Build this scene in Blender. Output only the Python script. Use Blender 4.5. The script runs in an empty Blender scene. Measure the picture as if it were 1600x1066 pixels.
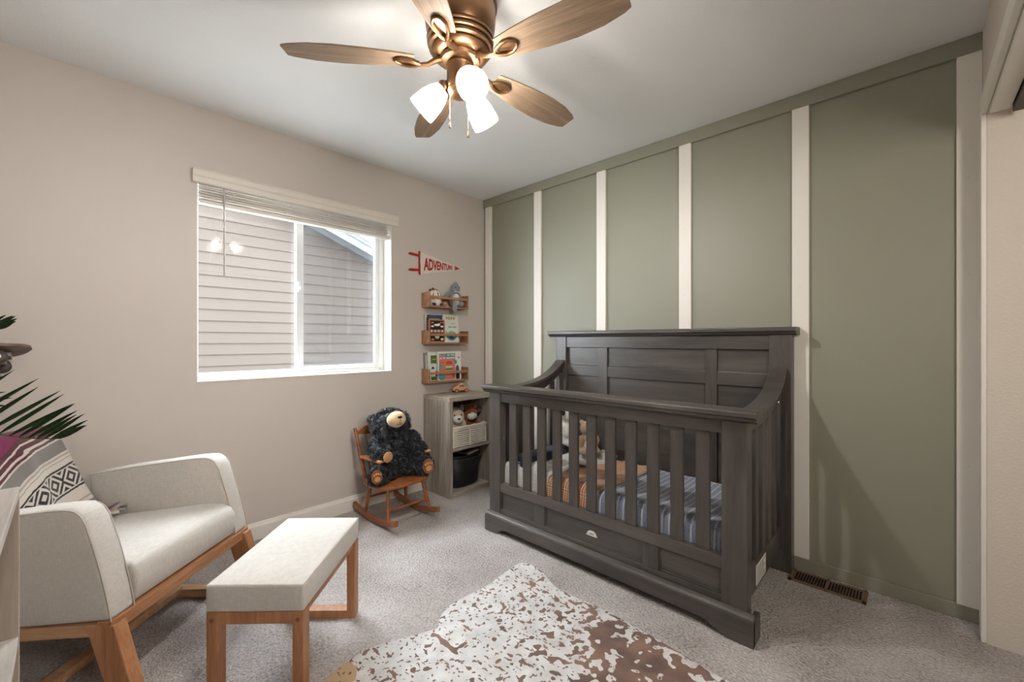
import bpy, bmesh, math, random
from mathutils import Vector, Matrix, noise as mnoise

random.seed(7)
R = math.radians
SC = bpy.context.scene
COL = SC.collection

# ------------------------------------------------------------------ camera
cam_d = bpy.data.cameras.new('camera')
cam_d.sensor_fit = 'HORIZONTAL'
cam_d.sensor_width = 36.0
cam_d.lens = 36.0 * 657.0 / 1600.0
cam_d.clip_start = 0.02
cam = bpy.data.objects.new('camera', cam_d)
COL.objects.link(cam)
cam.location = (-2.595, -2.802, 1.17)
cam.rotation_euler = (R(90), 0, math.atan2(0.6878, 0.7259) - R(90))
SC.camera = cam

# ------------------------------------------------------------------ world, daylight, exposure
world = bpy.data.worlds.new('overcast_sky')
SC.world = world
world.use_nodes = True
bg = world.node_tree.nodes['Background']
bg.inputs['Color'].default_value = (0.86, 0.93, 1.0, 1)
bg.inputs['Strength'].default_value = 12.0
LAMP_W = 17.5            # watts of each of the three fan lamps
SUN_W = 5.0             # bright, very soft part of the overcast sky over the roofs
sun_d = bpy.data.lights.new('overcast_glow', 'SUN')
sun_d.energy = SUN_W
sun_d.angle = R(60)
sun_d.color = (0.86, 0.93, 1.0)
sun = bpy.data.objects.new('overcast_glow', sun_d)
COL.objects.link(sun)
sun.rotation_euler = Vector((0.30, -1.0, -0.92)).to_track_quat('-Z', 'Y').to_euler()
# added fill light inside the closet, out of view, to brighten the window wall
cl_d = bpy.data.lights.new('added_closet_fill', 'AREA')
cl_d.shape = 'RECTANGLE'; cl_d.size = 0.80; cl_d.size_y = 0.5
cl_d.energy = 16.0
cl_d.color = (1.0, .94, .86)
cl_o = bpy.data.objects.new('added_closet_fill', cl_d)
COL.objects.link(cl_o)
cl_o.location = (-1.96, -3.74, 1.78)
cl_o.rotation_euler = Vector((0.30, 1.0, -0.02)).to_track_quat('-Z', 'Y').to_euler()
SC.view_settings.view_transform = 'Standard'
SC.view_settings.look = 'None'
SC.view_settings.exposure = 1.28
SC.view_settings.gamma = 1.0
SC.view_settings.use_curve_mapping = False
SC.cycles.max_bounces = 10
SC.cycles.transparent_max_bounces = 24
SC.cycles.sample_clamp_indirect = 6.0
SC.cycles.caustics_reflective = False
SC.cycles.caustics_refractive = False

# ------------------------------------------------------------------ materials
def lin(c):
    c /= 255.0
    return c / 12.92 if c <= 0.04045 else ((c + 0.055) / 1.055) ** 2.4
def S(r, g, b): return (lin(r), lin(g), lin(b), 1.0)
def mul(c, k): return (min(1, c[0] * k), min(1, c[1] * k), min(1, c[2] * k), 1.0)

class NT:
    """small node-tree writer"""
    def __init__(self, name):
        self.m = bpy.data.materials.new(name)
        self.m.use_nodes = True
        self.t = self.m.node_tree
        self.n = self.t.nodes
        self.b = self.n['Principled BSDF']
        self.out = self.n['Material Output']
    def node(self, typ, **kw):
        nd = self.n.new(typ)
        for k, v in kw.items():
            setattr(nd, k, v)
        return nd
    def link(self, a, b): self.t.links.new(a, b)
    def coord(self, kind='Object', scale=(1, 1, 1), rot=(0, 0, 0), loc=(0, 0, 0)):
        tc = self.node('ShaderNodeTexCoord')
        mp = self.node('ShaderNodeMapping')
        mp.inputs['Scale'].default_value = scale
        mp.inputs['Rotation'].default_value = rot
        mp.inputs['Location'].default_value = loc
        self.link(tc.outputs[kind], mp.inputs['Vector'])
        return mp.outputs['Vector']
    def noise(self, vec, scale, detail=3, rough=0.5, dist=0.0):
        nd = self.node('ShaderNodeTexNoise')
        nd.inputs['Scale'].default_value = scale
        nd.inputs['Detail'].default_value = detail
        nd.inputs['Roughness'].default_value = rough
        nd.inputs['Distortion'].default_value = dist
        self.link(vec, nd.inputs['Vector'])
        return nd.outputs['Fac']
    def ramp(self, fac, stops, interp='LINEAR'):
        nd = self.node('ShaderNodeValToRGB')
        nd.color_ramp.interpolation = interp
        e = nd.color_ramp.elements
        while len(e) < len(stops): e.new(0.5)
        for i, (p, c) in enumerate(stops):
            e[i].position = p
            e[i].color = c
        self.link(fac, nd.inputs['Fac'])
        return nd.outputs['Color']
    def math(self, op, a, b=0.0, c=None, clamp=False):
        nd = self.node('ShaderNodeMath', operation=op, use_clamp=clamp)
        for i, x in enumerate((a, b, c)):
            if x is None: continue
            if isinstance(x, (int, float)): nd.inputs[i].default_value = x
            else: self.link(x, nd.inputs[i])
        return nd.outputs[0]
    def mix(self, fac, a, b):
        nd = self.node('ShaderNodeMix', data_type='RGBA')
        for s, x in ((nd.inputs[0], fac), (nd.inputs[6], a), (nd.inputs[7], b)):
            if isinstance(x, (int, float, tuple)): s.default_value = x
            else: self.link(x, s)
        return nd.outputs[2]
    def bump(self, h, strength, dist=0.01):
        nd = self.node('ShaderNodeBump')
        nd.inputs['Strength'].default_value = strength
        nd.inputs['Distance'].default_value = dist
        self.link(h, nd.inputs['Height'])
        self.link(nd.outputs['Normal'], self.b.inputs['Normal'])
    def base(self, c):
        if isinstance(c, tuple): self.b.inputs['Base Color'].default_value = c
        else: self.link(c, self.b.inputs['Base Color'])
    def set(self, rough=0.6, metal=0.0, spec=0.5, sheen=0.0, coat=0.0):
        self.b.inputs['Roughness'].default_value = rough
        self.b.inputs['Metallic'].default_value = metal
        self.b.inputs['Specular IOR Level'].default_value = spec
        self.b.inputs['Sheen Weight'].default_value = sheen
        self.b.inputs['Coat Weight'].default_value = coat

def plain(name, col, rough=0.6, var=0.06, vscale=6.0, bump=0.0, bscale=120.0, bdist=0.002, metal=0.0, spec=0.4, sheen=0.0, coat=0.0):
    t = NT(name)
    v = t.coord()
    t.base(t.ramp(t.noise(v, vscale, 4), [(0.3, mul(col, 1 - var)), (0.7, mul(col, 1 + var))]))
    t.set(rough, metal, spec, sheen, coat)
    if bump: t.bump(t.noise(v, bscale, 3), bump, bdist)
    return t.m

def wood(name, dark, light, axis=0, scale=14.0, rough=0.5, bump=0.15, stretch=0.06, spec=0.35, dist=0.8):
    t = NT(name)
    s = [1.0, 1.0, 1.0]
    s[axis] = stretch
    v = t.coord(scale=tuple(s))
    n1 = t.noise(v, scale, 6, 0.6, dist)
    n2 = t.noise(v, scale * 6, 3, 0.6, 0.2)
    f = t.math('ADD', t.math('MULTIPLY', n1, 0.7), t.math('MULTIPLY', n2, 0.3))
    t.base(t.ramp(f, [(0.33, dark), (0.52, tuple((a + b) / 2 for a, b in zip(dark, light))), (0.68, light)]))
    t.set(rough, 0, spec)
    t.bump(f, bump, 0.003)
    return t.m

def fabric(name, col, var=0.08, weave=900.0, bump=0.25, sheen=0.25):
    t = NT(name)
    v = t.coord()
    a = t.noise(t.coord(scale=(1, 1, 0.15)), weave * 0.35, 2)
    b = t.noise(t.coord(scale=(0.15, 0.15, 1)), weave * 0.35, 2)
    f = t.math('ADD', t.math('MULTIPLY', a, 0.5), t.math('MULTIPLY', b, 0.5))
    g = t.math('ADD', t.math('MULTIPLY', f, 0.75), t.math('MULTIPLY', t.noise(v, 5, 3), 0.25))
    t.base(t.ramp(g, [(0.38, mul(col, 1 - var * 1.4)), (0.62, mul(col, 1 + var))]))
    t.set(0.9, 0, 0.15, sheen)
    t.bump(f, bump, 0.0015)
    return t.m

M = {}
M['wall'] = plain('beige_wall_paint', S(202, 193, 184), 0.75, 0.015, 1.5, 0.10, 160, 0.002)
M['white_wall'] = plain('orange_peel_paint', S(212, 202, 190), 0.75, 0.015, 1.5, 0.55, 110, 0.004)
M['ceil'] = plain('ceiling_paint', S(234, 235, 236), 0.85, 0.015, 1.5, 0.35, 130, 0.003)
M['green'] = plain('olive_green_paint', S(140, 138, 122), 0.5, 0.012, 1.5, 0.05, 200, 0.001, spec=0.5)
M['trim'] = plain('white_trim_paint', S(228, 223, 214), 0.45, 0.01, 2.0, 0.03, 60, 0.001)
M['vinyl'] = plain('white_vinyl', S(232, 234, 234), 0.35, 0.01, 2.0)
M['blind'] = plain('white_blind', S(216, 208, 198), 0.45, 0.02, 4.0)
M['nail'] = plain('nail_filler', S(212, 206, 196), 0.6)
M['track'] = plain('dark_metal_track', S(70, 62, 56), 0.4, metal=0.8)

def carpet():
    t = NT('cut_pile_carpet')
    v = t.coord()
    vor = t.node('ShaderNodeTexVoronoi')
    vor.inputs['Scale'].default_value = 115
    t.link(v, vor.inputs['Vector'])
    n1 = t.noise(v, 95, 4, 0.65)
    n2 = t.noise(v, 3.0, 4, 0.6)
    f = t.math('ADD', t.math('MULTIPLY', n1, 0.62), t.math('MULTIPLY', n2, 0.38))
    f = t.math('SUBTRACT', f, t.math('MULTIPLY', vor.outputs['Distance'], 0.10))
    t.base(t.ramp(f, [(0.26, S(128, 116, 108)), (0.42, S(180, 172, 167)), (0.62, S(216, 210, 206))]))
    t.set(0.97, 0, 0.05, 0.15)
    h = t.math('SUBTRACT', n1, t.math('MULTIPLY', vor.outputs['Distance'], 0.7))
    t.bump(h, 0.9, 0.012)
    return t.m
M['carpet'] = carpet()

M['crib'] = wood('charcoal_stained_wood', S(58, 53, 50), S(92, 85, 80), 1, 10, 0.36, 0.10, 0.10, 0.6)
M['crib_v'] = wood('charcoal_stained_wood_upright', S(58, 53, 50), S(92, 85, 80), 2, 10, 0.36, 0.10, 0.10, 0.6)
M['greywood'] = wood('weathered_grey_wood', S(104, 94, 84), S(184, 172, 157), 2, 18, 0.6, 0.12, 0.07)
M['greywood_h'] = wood('weathered_grey_wood_flat', S(128, 116, 104), S(186, 174, 160), 0, 16, 0.6, 0.12, 0.07)
M['palewood'] = wood('whitewashed_wood', S(150, 140, 131), S(206, 198, 188), 1, 14, 0.55, 0.12, 0.07)
M['palewood_v'] = wood('whitewashed_wood_upright', S(138, 124, 113), S(180, 166, 153), 2, 14, 0.55, 0.12, 0.07)
M['shelfwood'] = wood('oiled_shelf_wood', S(132, 92, 66), S(178, 134, 100), 0, 22, 0.5, 0.08, 0.1)
M['rocker'] = wood('honey_maple', S(116, 66, 38), S(168, 106, 64), 1, 24, 0.32, 0.06, 0.12, 0.5)
M['legwood'] = wood('light_oak_legs', S(146, 96, 62), S(192, 140, 100), 2, 26, 0.42, 0.06, 0.1)
M['toywood'] = wood('toy_beech', S(186, 138, 100), S(220, 176, 138), 0, 30, 0.5, 0.05, 0.2)
M['toydark'] = wood('toy_walnut', S(112, 68, 44), S(146, 94, 62), 0, 30, 0.5, 0.05, 0.2)
M['blade'] = wood('driftwood_blade', S(108, 88, 70), S(170, 146, 122), 0, 34, 0.5, 0.12, 0.05)
M['bronze'] = plain('brushed_bronze', S(124, 92, 64), 0.33, 0.06, 20, metal=0.85, spec=0.5)
M['bronze_d'] = plain('dark_bronze', S(96, 68, 46), 0.35, 0.06, 20, metal=0.8)
M['linen'] = fabric('oatmeal_linen', S(200, 194, 186))
M['piping'] = fabric('linen_piping', S(190, 181, 170))
M['black'] = plain('black_plastic', S(26, 26, 27), 0.45, 0.1)
M['chrome'] = plain('nickel', S(190, 185, 178), 0.25, 0.02, metal=1.0)
M['brown_vent'] = plain('brown_enamel', S(118, 92, 72), 0.5, 0.05)
M['dark_hole'] = plain('duct_shade_black', S(22, 18, 16), 0.9)

def frosted():
    t = NT('frosted_glass')
    t.n.remove(t.b)
    tr = t.node('ShaderNodeBsdfTransparent'); tr.inputs['Color'].default_value = (1, 0.97, 0.92, 1)
    tl = t.node('ShaderNodeBsdfTranslucent'); tl.inputs['Color'].default_value = (0.95, 0.93, 0.9, 1)
    gl = t.node('ShaderNodeBsdfGlossy'); gl.inputs['Roughness'].default_value = 0.2
    df = t.node('ShaderNodeBsdfDiffuse'); df.inputs['Color'].default_value = (0.9, 0.88, 0.85, 1)
    m0 = t.node('ShaderNodeMixShader'); m0.inputs[0].default_value = 0.70
    m1 = t.node('ShaderNodeMixShader'); m1.inputs[0].default_value = 0.70
    m2 = t.node('ShaderNodeMixShader')
    lw_ = t.node('ShaderNodeLayerWeight'); lw_.inputs['Blend'].default_value = 0.5
    t.link(t.math('ADD', t.math('MULTIPLY', t.math('POWER', lw_.outputs['Facing'], 2.5), 0.9), 0.05, None, True), m2.inputs[0])
    t.link(tl.outputs[0], m0.inputs[1]); t.link(df.outputs[0], m0.inputs[2])
    t.link(tr.outputs[0], m1.inputs[1]); t.link(m0.outputs[0], m1.inputs[2])
    t.link(m1.outputs[0], m2.inputs[1]); t.link(gl.outputs[0], m2.inputs[2])
    t.link(m2.outputs[0], t.out.inputs['Surface'])
    return t.m
M['frost'] = frosted()

def bulb():
    t = NT('glowing_bulb')
    t.n.remove(t.b)
    tr = t.node('ShaderNodeBsdfTransparent')
    em = t.node('ShaderNodeEmission'); em.inputs['Color'].default_value = (1, 0.86, 0.66, 1); em.inputs['Strength'].default_value = 14
    ad = t.node('ShaderNodeAddShader')
    t.link(tr.outputs[0], ad.inputs[0]); t.link(em.outputs[0], ad.inputs[1])
    t.link(ad.outputs[0], t.out.inputs['Surface'])
    return t.m
M['bulb'] = bulb()

def glass(name, tint=(1, 1, 1, 1)):
    t = NT(name)
    t.n.remove(t.b)
    tr = t.node('ShaderNodeBsdfTransparent'); tr.inputs['Color'].default_value = tint
    gl = t.node('ShaderNodeBsdfGlossy'); gl.inputs['Roughness'].default_value = 0.02
    lwt = t.node('ShaderNodeLayerWeight'); lwt.inputs['Blend'].default_value = 0.5
    fr = t.math('ADD', t.math('MULTIPLY', t.math('POWER', lwt.outputs['Facing'], 5.0), 0.8), 0.022)
    m = t.node('ShaderNodeMixShader')
    t.link(fr, m.inputs[0]); t.link(tr.outputs[0], m.inputs[1]); t.link(gl.outputs[0], m.inputs[2])
    t.link(m.outputs[0], t.out.inputs['Surface'])
    return t.m
M['glass'] = glass('window_glass', (0.97, 0.98, 0.98, 1))

def screen():
    t = NT('insect_screen')
    t.n.remove(t.b)
    tr = t.node('ShaderNodeBsdfTransparent')
    df = t.node('ShaderNodeBsdfDiffuse'); df.inputs['Color'].default_value = S(120, 122, 126)
    m = t.node('ShaderNodeMixShader'); m.inputs[0].default_value = 0.28
    t.link(tr.outputs[0], m.inputs[1]); t.link(df.outputs[0], m.inputs[2])
    t.link(m.outputs[0], t.out.inputs['Surface'])
    return t.m
M['screen'] = screen()
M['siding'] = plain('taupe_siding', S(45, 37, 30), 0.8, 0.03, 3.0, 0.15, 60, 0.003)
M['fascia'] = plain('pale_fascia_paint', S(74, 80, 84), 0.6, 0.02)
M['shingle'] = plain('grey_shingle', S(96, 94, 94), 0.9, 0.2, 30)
M['lawn'] = plain('gravel_ground', S(168, 166, 162), 0.95, 0.2, 20)

# ------------------------------------------------------------------ geometry helpers
class B:
    def __init__(self): self.bm = bmesh.new()
    def _xf(self, verts, mat):
        bmesh.ops.transform(self.bm, matrix=mat, verts=verts)
    def box(self, lo, hi):
        lo, hi = [min(a, b) for a, b in zip(lo, hi)], [max(a, b) for a, b in zip(lo, hi)]
        r = bmesh.ops.create_cube(self.bm, size=1.0)
        c = [(a + b) / 2 for a, b in zip(lo, hi)]
        s = [b - a for a, b in zip(lo, hi)]
        self._xf(r['verts'], Matrix.Translation(c) @ Matrix.Diagonal((*s, 1)))
        return r['verts']
    def obox(self, c, size, rot):
        r = bmesh.ops.create_cube(self.bm, size=1.0)
        self._xf(r['verts'], Matrix.Translation(c) @ rot.to_4x4() @ Matrix.Diagonal((*size, 1)))
        return r['verts']
    def beam(self, p0, p1, w, h, up=(0, 0, 1)):
        p0, p1 = Vector(p0), Vector(p1)
        d = (p1 - p0)
        x = d.normalized(); y = Vector(up).cross(x).normalized(); z = x.cross(y)
        rot = Matrix((x, y, z)).transposed()
        return self.obox((p0 + p1) / 2, (d.length, w, h), rot)
    def cyl(self, p0, p1, r0, r1=None, n=14):
        r1 = r0 if r1 is None else r1
        p0, p1 = Vector(p0), Vector(p1)
        d = p1 - p0
        r = bmesh.ops.create_cone(self.bm, cap_ends=True, segments=n, radius1=r0, radius2=r1, depth=d.length)
        self._xf(r['verts'], Matrix.Translation((p0 + p1) / 2) @ d.to_track_quat('Z', 'Y').to_matrix().to_4x4())
        return r['verts']
    def ball(self, c, rad, rot=None, u=16, v=10):
        if isinstance(rad, (int, float)): rad = (rad,) * 3
        r = bmesh.ops.create_uvsphere(self.bm, u_segments=u, v_segments=v, radius=1.0)
        m = Matrix.Translation(c)
        if rot is not None: m = m @ rot.to_4x4()
        self._xf(r['verts'], m @ Matrix.Diagonal((*rad, 1)))
        return r['verts']
    def lathe(self, prof, n=28, c=(0, 0, 0), rot=None):
        m = Matrix.Translation(c) @ (rot.to_4x4() if rot is not None else Matrix.Identity(4))
        rings = []
        for r, z in prof:
            if r < 1e-6: rings.append([self.bm.verts.new(m @ Vector((0, 0, z)))])
            else: rings.append([self.bm.verts.new(m @ Vector((r * math.cos(2 * math.pi * i / n), r * math.sin(2 * math.pi * i / n), z))) for i in range(n)])
        for a, b in zip(rings, rings[1:]):
            for i in range(n):
                j = (i + 1) % n
                if len(a) == 1 and len(b) == 1: continue
                if len(a) == 1: self.bm.faces.new((a[0], b[j], b[i]))
                elif len(b) == 1: self.bm.faces.new((a[i], a[j], b[0]))
                else: self.bm.faces.new((a[i], a[j], b[j], b[i]))
        bmesh.ops.recalc_face_normals(self.bm, faces=self.bm.faces)
    def prism(self, poly, f, a, b):
        """poly: 2-D points, f(p, q, t) -> 3-D, extruded from t=a to t=b"""
        va = [self.bm.verts.new(f(p, q, a)) for p, q in poly]
        vb = [self.bm.verts.new(f(p, q, b)) for p, q in poly]
        n = len(poly)
        self.bm.faces.new(va); self.bm.faces.new(list(reversed(vb)))
        for i in range(n):
            j = (i + 1) % n
            self.bm.faces.new((va[i], vb[i], vb[j], va[j]))
        bmesh.ops.recalc_face_normals(self.bm, faces=self.bm.faces)
        return va + vb
    def tube(self, pts, rad, n=8, cap=True):
        pts = [Vector(p) for p in pts]
        if isinstance(rad, (int, float)): rad = [rad] * len(pts)
        rings = []
        ref = Vector((0.13, 0.21, 1.0)).normalized()
        for i, p in enumerate(pts):
            d = (pts[min(i + 1, len(pts) - 1)] - pts[max(i - 1, 0)]).normalized()
            if abs(d.dot(ref)) > 0.95: rr = Vector((1, 0.1, 0))
            else: rr = ref
            x = rr.cross(d).normalized(); y = d.cross(x)
            rings.append([self.bm.verts.new(p + (x * math.cos(2 * math.pi * k / n) + y * math.sin(2 * math.pi * k / n)) * rad[i]) for k in range(n)])
        for a, b in zip(rings, rings[1:]):
            for k in range(n):
                self.bm.faces.new((a[k], a[(k + 1) % n], b[(k + 1) % n], b[k]))
        if cap:
            self.bm.faces.new(list(reversed(rings[0]))); self.bm.faces.new(rings[-1])
        bmesh.ops.recalc_face_normals(self.bm, faces=self.bm.faces)
    def sheet(self, fn, nu, nv, thick=0.0):
        """fn(i/nu, j/nv) -> point; optional thickness as a solid"""
        g = [[self.bm.verts.new(fn(i / nu, j / nv)) for j in range(nv + 1)] for i in range(nu + 1)]
        uv = self.bm.loops.layers.uv.verify()
        for i in range(nu):
            for j in range(nv):
                f = self.bm.faces.new((g[i][j], g[i + 1][j], g[i + 1][j + 1], g[i][j + 1]))
                for l, (a, b) in zip(f.loops, ((i, j), (i + 1, j), (i + 1, j + 1), (i, j + 1))):
                    l[uv].uv = (a / nu, b / nv)
        if thick:
            bmesh.ops.recalc_face_normals(self.bm, faces=self.bm.faces)
            bmesh.ops.solidify(self.bm, geom=self.bm.faces[:], thickness=thick)
    def bevel(self, w, seg=2, angle=30, verts=None):
        es = [e for e in self.bm.edges if len(e.link_faces) == 2 and e.calc_face_angle(0) > R(angle)]
        bmesh.ops.bevel(self.bm, geom=es, offset=w, segments=seg, profile=0.5, affect='EDGES', clamp_overlap=True)
    def mesh(self, name, smooth=False):
        me = bpy.data.meshes.new(name)
        self.bm.to_mesh(me); self.bm.free()
        if smooth:
            me.polygons.foreach_set('use_smooth', [True] * len(me.polygons))
            if smooth != 'all':
                try: me.set_sharp_from_angle(angle=R(40))
                except Exception: pass
        return me
    def obj(self, name, mat, parent=None, smooth=False, bevel=0, seg=2, world=False):
        if bevel: self.bevel(bevel, seg)
        if world and parent is not None:
            self._xf(self.bm.verts[:], wmat(parent).inverted())
        return link(name, self.mesh(name, smooth), mat, parent)

def wmat(o):
    m = o.matrix_basis.copy()
    while o.parent is not None:
        o = o.parent
        m = o.matrix_basis @ m
    return m
def link(name, me, mat, parent=None):
    if mat is not None and not me.materials: me.materials.append(mat)
    o = bpy.data.objects.new(name, me)
    COL.objects.link(o)
    if parent is not None: o.parent = parent
    return o
def tag(o, label, cat, group=None):
    o['label'] = label; o['category'] = cat
    if group: o['group'] = group
    return o
def thing(name, label, cat, loc=(0, 0, 0), rotz=0.0, group=None):
    o = bpy.data.objects.new(name, None)
    COL.objects.link(o)
    o.empty_display_size = 0.05
    o.location = loc
    o.rotation_euler = (0, 0, rotz)
    return tag(o, label, cat, group)
def struct(o, label=None, cat=None):
    o['kind'] = 'structure'
    if label: o['label'] = label
    if cat: o['category'] = cat
    return o
def boxes(name, mat, lst, parent=None, bevel=0, world=False, seg=2):
    b = B()
    for lo, hi in lst: b.box(lo, hi)
    return b.obj(name, mat, parent, bevel=bevel, seg=seg, world=world)
def place(o, loc=None, rot=None, scale=None):
    if loc is not None: o.location = loc
    if rot is not None: o.rotation_euler = rot
    if scale is not None: o.scale = scale
    return o
def fused(balls, voxel, smooth=6):
    """one continuous mesh grown from overlapping ellipsoids"""
    b = B()
    for a in balls:
        if a[0] == 'b': b.ball(a[1], a[2], a[3] if len(a) > 3 else None, 20, 14)
        else: b.cyl(a[1], a[2], a[3], a[4], 16)
    me = b.mesh('tmp')
    o = bpy.data.objects.new('tmp', me); COL.objects.link(o)
    m = o.modifiers.new('r', 'REMESH'); m.mode = 'VOXEL'; m.voxel_size = voxel
    s = o.modifiers.new('s', 'SMOOTH'); s.iterations = smooth; s.factor = 0.5
    dg = bpy.context.evaluated_depsgraph_get()
    dg.update()
    out = bpy.data.meshes.new_from_object(o.evaluated_get(dg))
    bpy.data.objects.remove(o); bpy.data.meshes.remove(me)
    out.polygons.foreach_set('use_smooth', [True] * len(out.polygons))
    return out
def text_mesh(body, size, extrude=0.001, offset=0.0):
    cu = bpy.data.curves.new('txt', 'FONT')
    cu.body = body; cu.size = size; cu.extrude = extrude; cu.offset = offset
    o = bpy.data.objects.new('txt', cu); COL.objects.link(o)
    dg = bpy.context.evaluated_depsgraph_get(); dg.update()
    me = bpy.data.meshes.new_from_object(o.evaluated_get(dg))
    bpy.data.objects.remove(o)
    return me

H = 2.44
XW = -3.17      # wall to the left of the camera
YS = -3.017     # closet wall behind the camera
WX0, WX1, WZ0, WZ1 = -2.117, -0.940, 0.945, 2.10

# ------------------------------------------------------------------ the room
struct(boxes('floor', M['carpet'], [((XW - .14, -3.9, -.06), (.14, .2, 0))]))
struct(boxes('ceiling', M['ceil'], [((XW - .14, -3.9, H), (.14, .2, H + .1))]))
struct(boxes('wall_left', M['wall'], [((XW - .14, 0, 0), (WX0, .2, H)), ((WX1, 0, 0), (.14, .2, H)),
      ((WX0, 0, 0), (WX1, .2, WZ0)), ((WX0, 0, WZ1), (WX1, .2, H))]))
struct(boxes('wall_right', M['green'], [((0, YS, 0), (.14, 0, H))]))
struct(boxes('wall_back', M['wall'], [((XW - .14, -3.9, 0), (XW, 0, H))]))
struct(boxes('wall_closet', M['white_wall'], [((-.155, -3.9, 0), (.14, YS, H)), ((-2.45, YS - .12, 2.05), (-.155, YS, H)),
      ((XW, YS - .12, 0), (-2.45, YS, H)), ((XW, -3.9, 0), (-.155, -3.78, H))]))
# window reveal painted white
b = B()
b.box((WX0, .001, WZ0 - .0), (WX0 + .004, .2, WZ1)); b.box((WX1 - .004, .001, WZ0), (WX1, .2, WZ1))
b.box((WX0, -.004, WZ0), (WX1, .2, WZ0 + .006)); b.box((WX0, .001, WZ1 - .004), (WX1, .2, WZ1))
struct(b.obj('trim_12', M['trim']))
# battens on the green wall
for k, yc in enumerate((-0.066, -0.639, -1.222, -1.807, -2.393, -2.98)):
    hw = .0365
    y0, y1 = yc - hw, min(yc + hw, -.003)
    o = boxes('trim_%d' % (k + 1), M['trim'], [((-.019, y0, .062), (-.0002, y1, 2.365))], bevel=.002)
    struct(o)
    bb = B()
    for zz in (.25, .65, 1.05, 1.45, 1.85, 2.25):
        bb.cyl((-.0195, yc + .002, zz), (-.0188, yc + .002, zz), .003, n=8)
    bb.obj('nail_spot', M['nail'], o)
struct(boxes('trim_7', M['green'], [((-.019, YS, 2.365), (-.0002, -.001, H - .0005))], bevel=.002))
struct(boxes('baseboard_right', M['green'], [((-.016, YS, 0), (-.0002, -.001, .062))], bevel=.003))
def base_prof(p, q, t): return Vector((t, p, q))
b = B(); b.prism([(-.0002, 0), (-.014, 0), (-.014, .078), (-.009, .088), (-.007, .098), (-.0002, .1)], base_prof, XW, -.0195)
struct(b.obj('baseboard_left', M['trim']))
b = B(); b.prism([(XW + .0002, 0), (XW + .014, 0), (XW + .014, .08), (XW + .007, .098), (XW + .0002, .1)], lambda p, q, t: Vector((p, t, q)), YS, -.015)
struct(b.obj('baseboard_back', M['trim']))
# casing of the closet opening, its return and its track
struct(boxes('trim_8', M['trim'], [((-.155, YS, 0), (-.098, YS + .016, 2.13)), ((-.0195, YS, .0), (-.098, YS + .010, .1))], bevel=.003))
struct(boxes('trim_9', M['trim'], [((-2.45, YS, 2.05), (-.155, YS + .018, 2.112)), ((-2.45, YS, 2.112), (-.098, YS + .010, 2.13))], bevel=.003))
struct(boxes('trim_10', M['trim'], [((-2.44, YS - .055, 2.03), (-.20, YS - .002, 2.0495))], bevel=.002))
struct(boxes('trim_11', M['track'], [((-2.44, YS - .085, 2.012), (-.21, YS - .058, 2.0495)), ((-2.44, YS - .115, 2.03), (-.21, YS - .095, 2.0495))]))

# ------------------------------------------------------------------ window
win = bpy.data.objects.new('window_1', None); COL.objects.link(win)
win.location = ((WX0 + WX1) / 2, .11, WZ0)
struct(win, 'white vinyl sliding window with two panes')
a0, a1, c0, c1 = WX0 + .004, WX1 - .004, WZ0 + .006, WZ1 - .004
FW = .022
boxes('frame', M['vinyl'], [((a0, .11, c0), (a0 + FW, .195, c1)), ((a1 - FW * 1.6, .11, c0), (a1, .195, c1)),
      ((a0 + FW, .11, c0), (a1 - FW, .195, c0 + .02)), ((a0 + FW, .11, c1 - .03), (a1 - FW, .195, c1))], win, .002, True)
xm = -1.555
def sash(name, x0, x1, y, w, wl):
    o = boxes(name, M['vinyl'], [((x0, y, c0 + .02), (x0 + wl, y + .03, c1 - .03)), ((x1 - w, y, c0 + .02), (x1, y + .03, c1 - .03)),
          ((x0 + wl, y, c0 + .02), (x1 - w, y + .03, c0 + .02 + w)), ((x0 + wl, y, c1 - .03 - w), (x1 - w, y + .03, c1 - .03))], win, .002, True)
    boxes('pane', M['glass'], [((x0 + wl, y + .012, c0 + .02 + w), (x1 - w, y + .016, c1 - .03 - w))], o, 0, True)
    return o
sash('fixed_sash', a0 + FW, xm + .012, .155, .014, .006)
s2 = sash('sliding_sash', xm - .012, a1 - FW * 1.6, .118, .03, .045)
boxes('latch', M['vinyl'], [((xm - .004, .108, 1.49), (xm + .012, .118, 1.56)), ((xm + .002, .098, 1.505), (xm + .008, .109, 1.53))], s2, .003, True)
boxes('insect_screen', M['screen'], [((xm + .03, .19, c0 + .02), (a1 - FW * 1.6, .1905, c1 - .03))], win, 0, True)

# raised blind
bl = thing('window_blind', 'white faux-wood blind raised to the top of the window', 'blind', ((WX0 + WX1) / 2, -.02, 1.925))
b = B()
vx0, vx1 = -2.138, -.897
b.prism([(-.012, 2.025), (-.022, 2.03), (-.022, 2.055), (-.03, 2.065), (-.03, 2.09), (-.036, 2.098), (-.006, 2.098), (-.006, 2.025)], lambda p, q, t: Vector((t, p, q)), vx0, vx1)
va = b.obj('valance', M['blind'], bl, world=True)
for xr in (vx0, vx1 - .01): boxes('valance_return', M['blind'], [((xr, -.006, 2.025), (xr + .01, -.0005, 2.098))], va, .001, True)
boxes('headrail', M['blind'], [((WX0 + .012, .006, 2.05), (WX1 - .012, .055, 2.092))], bl, .002, True)
sl = B(); sl.prism([(-.025, -.0015), (0, .0025), (.025, -.0015), (.025, .0015), (0, .0055), (-.025, .0015)], lambda p, q, t: Vector((t, p, q)), -(WX1 - WX0) / 2 + .014, (WX1 - WX0) / 2 - .014)
slm = sl.mesh('slat'); slm.materials.append(M['blind'])
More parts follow.
